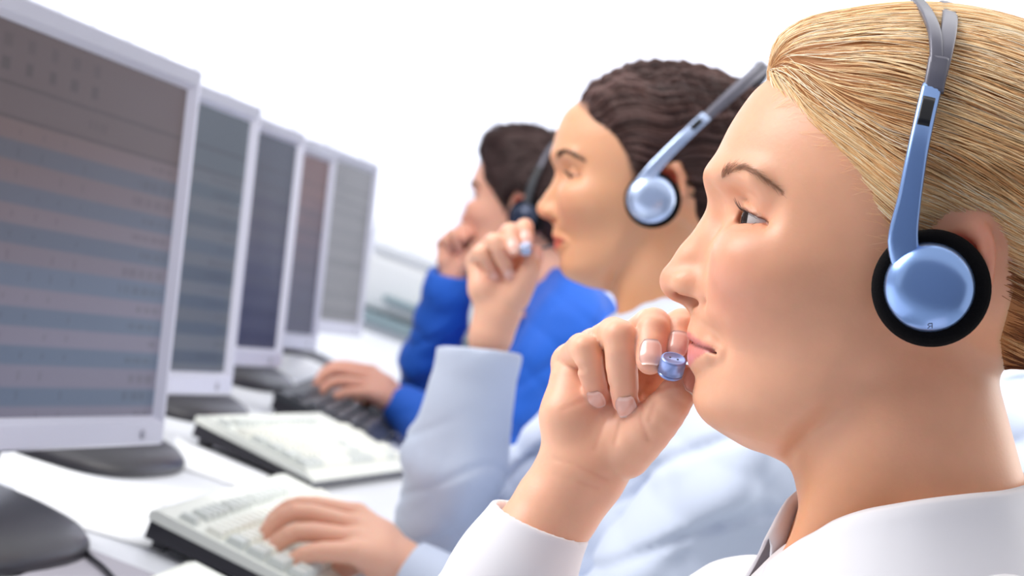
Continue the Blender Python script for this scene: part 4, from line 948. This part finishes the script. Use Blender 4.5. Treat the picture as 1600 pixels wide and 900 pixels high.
BROW = []
def make_head(i, fr, person, tone, lips, blush, scalp, hair_stops, under, n_str, voxel, gaze, brow_c, rad, iris):
    kind = KINDS[i]; H = HEADS[kind]; side = hair_side(kind)
    global LID_OPEN
    LID_OPEN = (1.0, 0.5, 0.6)[i]
    V, F, vol, lo = mesh_sdf(lambda p: head_sdf(p, H), (-122, -86, -146), (94, 86, 112), voxel, mirror=True)
    if i == 0: BROW.extend(ray_hit(fr, vol, lo, voxel, *q) for q in ((1127, 276), (1140, 267), (1160, 262), (1184, 272), (1220, 297)))
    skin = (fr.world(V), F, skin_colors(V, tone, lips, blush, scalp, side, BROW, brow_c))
    for s in (1, -1):
        ev, ef, ec = eye_geo(s, gaze, iris); mesh_obj('eye', fr.world(ev), ef, M_EYE, person, colors=ec)
        S = brow_strands(vol, lo, voxel, s, 430 if i == 0 else 180, BROW, 2.0 if i < 2 else 3.4, 5.0, 11)
        sv, sf, sc = strand_mesh(S, np.full(len(S), 0.04 if i == 0 else 0.2), np.tile(np.array(brow_c), (len(S), 1))); o = mesh_obj('eyebrow', fr.world(sv), sf, M_HAIR, person, colors=sc); tag(o, kind='stuff')
        S = lash_strands(s, 24, 12); sv, sf, sc = strand_mesh(S, np.full(len(S), 0.07 if i == 0 else 0.2), np.tile(srgb(44, 30, 26), (len(S), 1))); o = mesh_obj('eyelashes', fr.world(sv), sf, M_HAIR, person, colors=sc); tag(o, kind='stuff')
    # hair: under-layer and strands
    h = 2.5 if i == 0 else 3.0
    HV, HF, hvol, hlo = mesh_sdf(lambda p: hair_sdf(p, H, side, kind), (-170, -86, -60), (84, 86, 128), h, mirror=True)
    under_c = np.tile(np.array(under), (len(HV), 1))
    hr = mesh_obj('hair', fr.world(HV), HF, M_HAIRB, person, colors=under_c)
    r = np.random.default_rng(40 + i)
    if i == 0:
        N1, N2, N3, N4 = 3000, 2200, 3400, 260
        st = np.concatenate([surface_points(HV, HF, side, 0, 6, N1, seed=2), surface_points(HV, HF, side, 4, 30, N2, seed=3), surface_points(HV, HF, side, 16, 200, N3, seed=4)]); nape = surface_points(HV, HF, side, 0, 60, 9000, seed=5); nape = nape[(nape[:, 2] < 14) & (nape[:, 0] < -55)][:1500]; st = np.concatenate([st, nape])
        def field(p):
            d = np.array([-168, 0, 26.0]) - p; d /= np.linalg.norm(d, axis=1)[:, None]
            fr_ = np.clip((p[:, 0] - 35) / 25, 0, 1)                      # roots rise from the hairline
            d[:, 2] += 0.55 * fr_; d[:, 1] *= (1 - 0.3 * fr_)
            if len(p) == len(dev): d[:, 1] += dev[:, 0]; d[:, 2] += dev[:, 1]
            d += np.stack([0 * fr_, 0.05 * np.sin(p[:, 0] * 0.06 + p[:, 2] * 0.11), 0.07 * np.sin(p[:, 0] * 0.05 + p[:, 1] * 0.09)], 1); return d
        key = np.arctan2(st[:, 2] - 26, np.abs(st[:, 1]) + 1e-3) * 46 + (st[:, 1] < 0) * 260
        lift = noise1(key * 0.4, 9) * 1.6 - 0.5 + r.random(len(st)) * 1.2; dev = r.normal(0, 0.05, (len(st), 2))
        S = strands(hvol, hlo, h, st, field, 24, 5.2, lambda k: lift * min(1, k * 6 + .12))
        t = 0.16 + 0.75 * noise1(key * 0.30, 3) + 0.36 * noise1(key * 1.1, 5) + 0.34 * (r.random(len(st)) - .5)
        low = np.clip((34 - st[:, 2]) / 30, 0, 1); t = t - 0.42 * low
        S2 = np.empty((0, 24, 3))
        # short fine hairs at the temple and loose wisps
        tp = surface_points(V, F, side, -9, 1.5, N4 * 6, wmin=-12, seed=8); tp = tp[(tp[:, 0] > -22) & (tp[:, 0] < 48)][:N4]; N4 = len(tp); n = grad(vol, lo, voxel, tp); k = np.linspace(0, 1, 24)[None, :, None]
        dd = np.array([-1, 0, 0.12]) + r.normal(0, .22, (N4, 3)); dd -= np.sum(dd * n, 1)[:, None] * n; ln = (9 + 14 * r.random(N4))[:, None, None]
        S2 = tp[:, None] + dd[:, None] * k * ln + n[:, None] * (0.2 + 1.6 * k * (1 - k) + r.random((N4, 1, 1)) * 1.2 * k); S2 += 0.8 * np.sin(k * 5 + r.random((N4, 1, 1)) * 6) * k * n[:, None]
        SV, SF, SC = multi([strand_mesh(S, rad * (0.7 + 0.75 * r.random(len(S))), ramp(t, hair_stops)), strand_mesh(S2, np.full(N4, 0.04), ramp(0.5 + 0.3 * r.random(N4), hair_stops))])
    else:
        st = np.concatenate([surface_points(HV, HF, side, -1, 6, n_str // 2, seed=2), surface_points(HV, HF, side, 4, 200, n_str // 2, seed=3)])
        if i == 1:
            def field(p): d = np.array([-150, 0, 60.0]) - p; d /= np.linalg.norm(d, axis=1)[:, None]; d[:, 2] += 0.3 * np.sin(p[:, 0] * 0.12 + p[:, 1] * .1); return d
            K, step = 16, 4.5; lf = r.random(len(st)) * 2.0
        else:
            def field(p): return np.stack([0.6 + 0 * p[:, 0], 0.35 * np.sign(p[:, 1]) + r.normal(0, .2, len(p)), -0.15 + 0 * p[:, 0]], 1)
            K, step = 7, 3.2; lf = 2 + r.random(len(st)) * 4.0
        S = strands(hvol, hlo, h, st, field, K, step, (lambda k: lf * min(1, k * 5 + .1)) if i == 1 else (lambda k: lf * k))
        SV, SF, SC = strand_mesh(S, rad * (0.6 + 0.8 * r.random(len(S))), ramp(r.random(len(S)) * 0.7 + 0.3 * noise1(st[:, 2] * .3, 4), hair_stops))
    o = mesh_obj('hair_strands', fr.world(SV), SF, M_HAIR, hr, colors=SC); tag(o, kind='stuff')
    return skin, (vol, lo, voxel), (hvol, hlo, h)
def base_at(p): return (float(p[0]), float(p[1]), 0.0)

# ---- shared hand meshes
WR1 = [(908, 738, -2, 18.5), (872, 790, -2, 19), (835, 850, 0, 20), (790, 930, 0, 20)]
hfn, hlo_, hhi_, htips, hcre, hnails = mic_hand(WR1)
HANDV, HANDF, _, _ = mesh_sdf(hfn, hlo_, hhi_, 1.15, smooth_n=1)
hfn2, hlo_, hhi_, *_x = mic_hand([(908, 738, -2, 18.5), (872, 790, -2, 19), (860, 808, -2, 18)])
HANDV2, HANDF2, _, _ = mesh_sdf(hfn2, hlo_, hhi_, 2.2, smooth_n=1)
tfn, tlo_, thi_, ttips = typing_hand()
TYPV, TYPF, _, _ = mesh_sdf(tfn, tlo_, thi_, 2.0, smooth_n=1)

# ---- woman in the white shirt (nearest)
SKIN1 = srgb(228, 169, 136); BL1 = srgb(216, 132, 112); LIP1 = srgb(214, 126, 120)
FR1 = Frame(1330, 400, 0.90, tilt=13); FB1 = Frame(1330, 400, 0.90); G1 = Frame(970, 600, 0.955)
p1 = empty('person', base_at(FR1.world((-60, 0, -150))), 'woman with combed-back blond hair and white shirt, nearest, one hand at her microphone', 'person', 'people wearing headsets at the desk')
BLOND = [srgb(116, 64, 36), srgb(184, 116, 68), srgb(236, 178, 116), srgb(254, 218, 164), srgb(255, 240, 212)]
skin, hv1, hair1 = make_head(0, FR1, p1, SKIN1, LIP1, BL1, srgb(196, 150, 104), BLOND, srgb(168, 112, 66), 0, 1.3, (1, 0.10, -0.06), srgb(160, 116, 88), 0.15, srgb(44, 31, 27))
A1 = lambda x, y, v: FB1.at(x, y, v); g1 = lambda x, y, v: FB1.local(G1.world(G1.at(x, y, v)))
torso1 = [([FB1.local(FR1.world((-58, 0, -120))), A1(1430, 1090, 0), A1(1360, 1500, 0)], (32, 40, 90)), ([A1(1430, 1110, 0), A1(1172, 1012, -118), A1(960, 1180, -112), g1(600, 1250, 5)], (44, 30, 28, 26)), ([g1(600, 1250, 5), g1(760, 970, 0), g1(800, 905, 0)], (30, 23, 17)),
          ([A1(1430, 1130, 0), A1(1650, 1245, 160), A1(1560, 1790, 175)], (44, 34, 30))]
bv, bf = flat_body(FB1, torso1)
hc = hand_colors(HANDV, srgb(234, 178, 148), srgb(236, 160, 142), srgb(214, 128, 104), htips, hcre)
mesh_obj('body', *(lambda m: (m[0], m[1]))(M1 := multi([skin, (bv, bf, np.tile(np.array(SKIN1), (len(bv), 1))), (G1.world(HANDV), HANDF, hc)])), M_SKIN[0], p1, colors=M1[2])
for nb, nt_, nn_, nw in hnails:
    v_, f_, c_ = nail_geo(nb, nt_, nn_, nw, fn=hfn); mesh_obj('fingernail', G1.world(v_), f_, M_NAIL, p1, colors=c_)
# shirt: torso, far shoulder; sleeve with cuff; collar
sh = garment(FB1, [([A1(1430, 1040, 0), A1(1420, 1130, 0), A1(1380, 1400, 0)], (62, 92, 112)), ([A1(1470, 1045, 25), A1(1600, 1150, 112), A1(1650, 1240, 160), A1(1560, 1800, 175)], (48, 50, 52, 44)), ([A1(1400, 1050, -30), A1(1172, 1008, -118), A1(960, 1180, -112), FB1.local(G1.world(G1.at(600, 1255, 5)))], (52, 43, 42, 40))], 14, 3.2, 1.6, 1.0)
s1 = mesh_obj('shirt', *sh, M_SHIRT[0], p1)
mo = G1.at(846, 813, 0); ma = unit(G1.at(846, 813, 0) - G1.at(790, 918, 0)); mn = unit(ma + np.array([0.10, 0.10, 0.0]))
v_, f_ = garment(G1, [([mo + ma * 8, G1.at(800, 900, 0), G1.at(735, 1020, 0), G1.at(600, 1260, 5)], (23.3, 27, 31.5, 40))], 6, 1.5, 1.1, 0.8, cuts=[(mo, mn, 21.0, 24, 22, ma)])
sl1 = mesh_obj('sleeve', v_, f_, M_SHIRT[0], p1)
def cuff_seam(fr, m, a, r, w_=0.45, ell=1.0):
    x = unit(np.cross(a, [0.2, 1, 0.1])); y = np.cross(a, x); t = np.linspace(0, 2 * PI, 49); q = m + (np.cos(t)[:, None] * x + np.sin(t)[:, None] * y) * r
    return tube_geo(fr.world(q), w_ * 0.001, 5)
COLL = [(1206, 878, 22), (1244, 851, 35), (1275, 834, 42), (1306, 816, 50), (1350, 801, 57), (1397, 792, 61), (1453, 783, 61), (1512, 776, 55), (1570, 770, 43), (1612, 758, 20), (1622, 748, -8), (1592, 742, -34), (1520, 742, -52), (1420, 746, -60), (1330, 752, -54), (1275, 762, -42), (1239, 776, -24), (1202, 842, -6)]
def collar(fr, pix, m, parent, flap=72, flare=26, up=None, n=72):
    top = catmull([fr.at(*q) for q in pix], n); c = top.mean(0); upl = unit(up); out = top - c; out -= (out @ upl)[:, None] * upl; out /= np.linalg.norm(out, axis=1)[:, None]
    rows = [(-3, -34), (-1.4, -16), (-0.8, -3), (0.2, 0.0), (1.4, -1.5), (2.6, -6)] + [(2.6 + flare * (k / 8) ** 1.15, -6 - (flap - 6) * k / 8) for k in range(1, 9)]
    wob = 1.2 * np.sin(np.linspace(0, 9, n))
    V = np.stack([top + out * (o_ + (wob * min(1, abs(d_) / 60))[:, None]) + upl * d_ for o_, d_ in rows], 0)
    o = mesh_obj('collar', fr.world(V.reshape(-1, 3)), grid_faces(len(rows), n), m, parent)
    md = o.modifiers.new('cloth_thickness', 'SOLIDIFY'); md.thickness = 0.0013 * fr.s / 0.001; md.offset = -1
    return o
upc = FB1.local(FB1.o + np.array([0.0, 0, 0.001])) + np.array([0, 0, 0])
collar(FB1, COLL, M_SHIRT[0], s1, flap=72, flare=34, up=unit(np.array([-0.10, 0.0, 1.0])))
# headset
def lay(fr, pad, rad, v, arm, bands, **kw):
    q = lambda x, y, v_: tuple(fr.at(x, y, v_)[[0, 2]])
    return dict(pad=q(pad[0], pad[1], v), rad=rad, v=v, arm=[(*q(x, y, v_), v_, h) for x, y, v_, h in arm], bands=[([(*q(x, y, v_), v_) for x, y, v_ in b], hw, None) for b, hw in bands], **kw)
L1 = lay(FR1, (1455, 450), 23.6, 79, [(1422, 436, 83, 5.5), (1411, 378, 86, 6.2), (1421, 310, 86.5, 4.7), (1433, 240, 84, 4.2), (1446, 178, 79, 4.1), (1456, 136, 74, 4.1)],
         [([(1457, 142, 75), (1461, 112, 73), (1463, 82, 69), (1460, 50, 60), (1450, 24, 44), (1438, 7, 20), (1432, 2, 0)], 2.7), ([(1460, 142, 75), (1468, 112, 72.5), (1476, 80, 67), (1482, 50, 56), (1484, 28, 40), (1481, 13, 18), (1478, 9, 0)], 3.4), ([(1458, 143, 75), (1463, 116, 73), (1467, 92, 70)], 4.1)], fwd=0.02, upw=0.03)
L1['joints'] = [(L1['bands'][2][0], 4.2)]; L1['bands'] = L1['bands'][:2]
mic1 = FR1.local(G1.world(G1.at(1050, 572, 43))); mx1 = FR1.local(FB1.world((-0.25, 0.42, 0.87))) - FR1.local(FB1.world((0, 0, 0)))
make_headset(FR1, 'blue and grey headset with black foam ear pad on the blond woman', L1, (mic1, mx1, 5.8, np.array([0, 1.0, 0])))

# ---- woman in the pale blue shirt (middle)
SKIN2 = srgb(226, 168, 130)
FR2 = Frame(981, 292, 1.83, tilt=5, yaw=-6); FB2 = Frame(981, 292, 1.83); G2 = Frame(787, 414, 1.85, tilt=-17); T2 = Frame(505, 845, 1.80)
p2 = empty('person', base_at(FR2.world((-80, 0, -150))), 'dark-haired woman in pale blue shirt, in the middle, pinching her headset microphone', 'person', 'people wearing headsets at the desk')
BROWN = [srgb(38, 22, 20), srgb(62, 38, 34), srgb(96, 66, 60), srgb(156, 124, 120)]
skin, hv2, hair2 = make_head(1, FR2, p2, SKIN2, srgb(208, 104, 92), srgb(226, 150, 118), srgb(120, 84, 68), BROWN, srgb(50, 30, 27), 2600, 2.0, (1, 0.05, -0.25), srgb(78, 52, 42), 0.42, srgb(70, 48, 40))
A2 = lambda x, y, v: FB2.at(x, y, v)
w2 = FB2.local(G2.world(np.array(htips[0]))); wr2 = FB2.local(G2.world(G1.at(905, 738, -2))); wr2b = FB2.local(T2.world(Frame(505, 845, 1.90).at(622, 888, -4)))
ARM2 = [([A2(1050, 640, 0), A2(1000, 1060, 0)], (92, 105)), ([A2(1020, 600, -60), A2(922, 690, -140), A2(674, 884, -70)], (58, 52, 40)), ([A2(674, 884, -70), A2(714, 720, -30), A2(746, 575, -12)], (44, 42, 26)),
        ([A2(1060, 610, 60), A2(1165, 735, 150), A2(960, 1010, 140)], (62, 60, 46)), ([A2(960, 1010, 140), A2(770, 975, 70), wr2b], (46, 40, 28))]
TOR2 = [([A2(1080, 600, 0), A2(1290, 800, 0), A2(1600, 810, 0)], (85, 120, 130))]
shr = lambda ch, d_: [(a, [max(r_ - d_, 8) for r_ in b]) for a, b in ch]
bv, bf = flat_body(FB2, shr(ARM2 + TOR2, 13)); hc2 = hand_colors(HANDV2, srgb(238, 184, 156), srgb(234, 150, 130), srgb(214, 128, 104), htips); tc2 = hand_colors(TYPV, srgb(238, 184, 158), srgb(234, 150, 130), srgb(214, 128, 104), ttips)
M2 = multi([skin, (bv, bf, np.tile(np.array(SKIN2), (len(bv), 1))), (G2.world(HANDV2), HANDF2, hc2), (T2.world(TYPV), TYPF, tc2)])
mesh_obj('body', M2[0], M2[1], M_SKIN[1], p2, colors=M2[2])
for nb, nt_, nn_, nw in hnails:
    v_, f_, c_ = nail_geo(nb, nt_, nn_, nw, fn=hfn); mesh_obj('fingernail', G2.world(v_), f_, M_NAIL, p2, colors=c_)
RS2 = [A2(674, 884, -70), A2(714, 720, -30), A2(750, 548, -10), A2(764, 490, -8)]
ca2 = unit(RS2[3] - RS2[1]); cb2 = wr2b + unit(wr2b - A2(770, 975, 70)) * -4; cbn = unit(wr2b - A2(770, 975, 70))
s2 = mesh_obj('shirt', *garment(FB2, ARM2[:2] + ARM2[3:4] + TOR2, 14, 4.0, 6.5, 1.0, ph=0.6), M_SHIRT[1], p2)
mesh_obj('sleeve', *garment(FB2, [(RS2, (40, 45, 36.5, 34))], 12, 2.6, 2.6, 0.8, cuts=[(RS2[2], unit(ca2 + np.array([0.13, -.30, 0])), 31, 26, 40, ca2)], ph=0.9), M_SHIRT[1], p2)
mesh_obj('sleeve', *garment(FB2, [([A2(960, 1010, 140), A2(770, 975, 70), wr2b], (50, 42, 30))], 12, 2.6, 2.4, 0.8, cuts=[(cb2, cbn, 25, 20, 30)], ph=1.9), M_SHIRT[1], p2)
def f2(fr, pix): return pix
collar(FB2, [(955, 535, 25), (985, 520, 48), (1030, 505, 62), (1080, 492, 62), (1125, 480, 40), (1135, 472, 0), (1100, 470, -45), (1040, 482, -58), (980, 498, -45), (950, 515, -20)], M_SHIRT[1], s2, flap=48, flare=18, up=unit(np.array([-0.1, 0, 1.0])), n=48)
L2 = lay(FR2, (1020, 312), 24.5, 80, [(1003, 290, 85, 7.4), (1018, 268, 87, 6.0), (1040, 243, 87, 5.0), (1066, 217, 85, 4.8), (1088, 196, 80, 4.8), (1103, 182, 76, 4.8)],
         [([(1101, 184, 76), (1122, 163, 71), (1146, 140, 62), (1168, 119, 48), (1184, 104, 28), (1190, 98, 0)], 3.4), ([(1105, 186, 76), (1128, 166, 70), (1154, 144, 60), (1178, 124, 46), (1194, 110, 26), (1200, 104, 0)], 2.6)], fwd=0.02, upw=0.10, capr=0.85)
mic2 = FR2.local(G2.world(G1.at(1050, 572, 40))); mx2 = FR2.local(FB2.world((0.0, 0.35, 0.9))) - FR2.local(FB2.world((0, 0, 0)))
make_headset(FR2, 'silver blue headset with black ear pad on the dark-haired woman', L2, (mic2, mx2, 5.6, np.array([0, 1.0, 0])), mark=False, mats=(M_PALE, M_PALE, M_PALE))

# ---- man in the blue shirt (farthest)
SKIN3 = srgb(226, 168, 144)
FR3 = Frame(806, 327, 3.16, tilt=12, yaw=-28, scale=1.08); FB3 = Frame(800, 322, 3.16); G3 = Frame(716, 386, 3.16, tilt=-14); T3 = Frame(549, 604, 3.10)
p3 = empty('person', base_at(FR3.world((-60, 0, -150))), 'man with short dark hair and bright blue shirt, farthest along the desk', 'person', 'people wearing headsets at the desk')
DARK = [srgb(40, 24, 22), srgb(62, 40, 38), srgb(90, 64, 62)]
skin, hv3, hair3 = make_head(2, FR3, p3, SKIN3, srgb(196, 112, 102), srgb(220, 140, 118), srgb(112, 80, 72), DARK, srgb(54, 34, 32), 2400, 2.4, (1, 0, -0.15), srgb(60, 40, 34), 0.5, srgb(60, 44, 38))
A3 = lambda x, y, v: FB3.at(x, y, v)
wr3 = FB3.local(G3.world(G1.at(870, 790, -2))); wr3b = FB3.local(T3.world(Frame(505, 845, 1.90).at(622, 888, -4)))
ARM3 = [([A3(860, 500, -80), A3(800, 560, -150), A3(655, 638, -110)], (60, 54, 40)), ([A3(655, 638, -110), A3(672, 560, -60), A3(697, 465, -24)], (46, 46, 38)),
        ([A3(880, 470, 50), A3(893, 515, 150), A3(770, 680, 150)], (56, 62, 52)), ([A3(770, 680, 150), A3(690, 675, 110), wr3b], (52, 44, 32))]
TOR3 = [([A3(868, 500, 0), A3(850, 620, 0), A3(880, 880, 0)], (90, 120, 130))]
bv, bf = flat_body(FB3, shr(ARM3 + TOR3, 15)); hc3 = hand_colors(HANDV2, srgb(230, 172, 148), srgb(222, 142, 122), srgb(200, 120, 100), htips); tc3 = hand_colors(TYPV, srgb(214, 158, 138), srgb(214, 140, 124), srgb(200, 120, 100), ttips)
M3 = multi([skin, (bv, bf, np.tile(np.array(SKIN3), (len(bv), 1))), (G3.world(HANDV2), HANDF2, hc3), (T3.world(TYPV), TYPF, tc3)])
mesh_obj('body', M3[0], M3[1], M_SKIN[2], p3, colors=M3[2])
RS3 = [A3(655, 638, -110), A3(672, 560, -60), A3(700, 455, -2), A3(714, 395, 2)]
s3 = mesh_obj('shirt', *garment(FB3, ARM3[:1] + ARM3[2:3] + TOR3, 14, 5.0, 5.0, 1.2, ph=2.0), M_SHIRT[2], p3)
mesh_obj('sleeve', *garment(FB3, [(RS3, (40, 46, 38, 33))], 12, 3.5, 4.0, 1.0, cuts=[(A3(706, 426, 0), unit(RS3[3] - RS3[1] + np.array([10, -25, 0])), 24, 8, 36, RS3[3] - RS3[1])], ph=2.6), M_SHIRT[2], p3)
mesh_obj('sleeve', *garment(FB3, [([A3(770, 680, 150), A3(690, 675, 110), wr3b], (54, 46, 33))], 12, 3.5, 3.0, 1.0, cuts=[(wr3b, unit(wr3b - A3(690, 675, 110)), 26, 20, 30)], ph=3.3), M_SHIRT[2], p3)
collar(FB3, [(815, 455, 30), (840, 447, 55), (870, 440, 66), (895, 436, 45), (900, 432, 0), (880, 430, -45), (850, 436, -58), (820, 445, -30)], M_SHIRT[2], s3, flap=45, flare=18, up=unit(np.array([-0.1, 0, 1.0])), n=40)
M_NAVY = mat('dark_navy_plastic', srgb(44, 52, 74), 0.22, 0.4)
pu3, _v, pw3 = FR3.at(821, 340, 82)
L3 = dict(pad=(pu3, pw3), rad=27, v=82, arm=[(pu3, pw3 + 12, 88, 6), (pu3 - 1, pw3 + 32, 89, 5), (pu3 - 3, pw3 + 54, 87, 4.6), (pu3 - 5, pw3 + 72, 82, 4.4)],
          bands=[([(pu3 - 5, pw3 + 70, 82), (pu3 - 7, pw3 + 92, 74), (pu3 - 9, pw3 + 112, 56), (pu3 - 10, pw3 + 126, 28), (pu3 - 10, pw3 + 131, 0)], 3.4, None)])
mic3 = FR3.local(P(726, 378, 3.17)); 
make_headset(FR3, 'dark headset with round black ear pad on the man in blue', L3, (mic3, np.array([0.2, 0.4, 0.9]), 5.5, np.array([0, 1.0, 0])), mark=False, mats=(M_NAVY, M_DARK, M_NAVY))
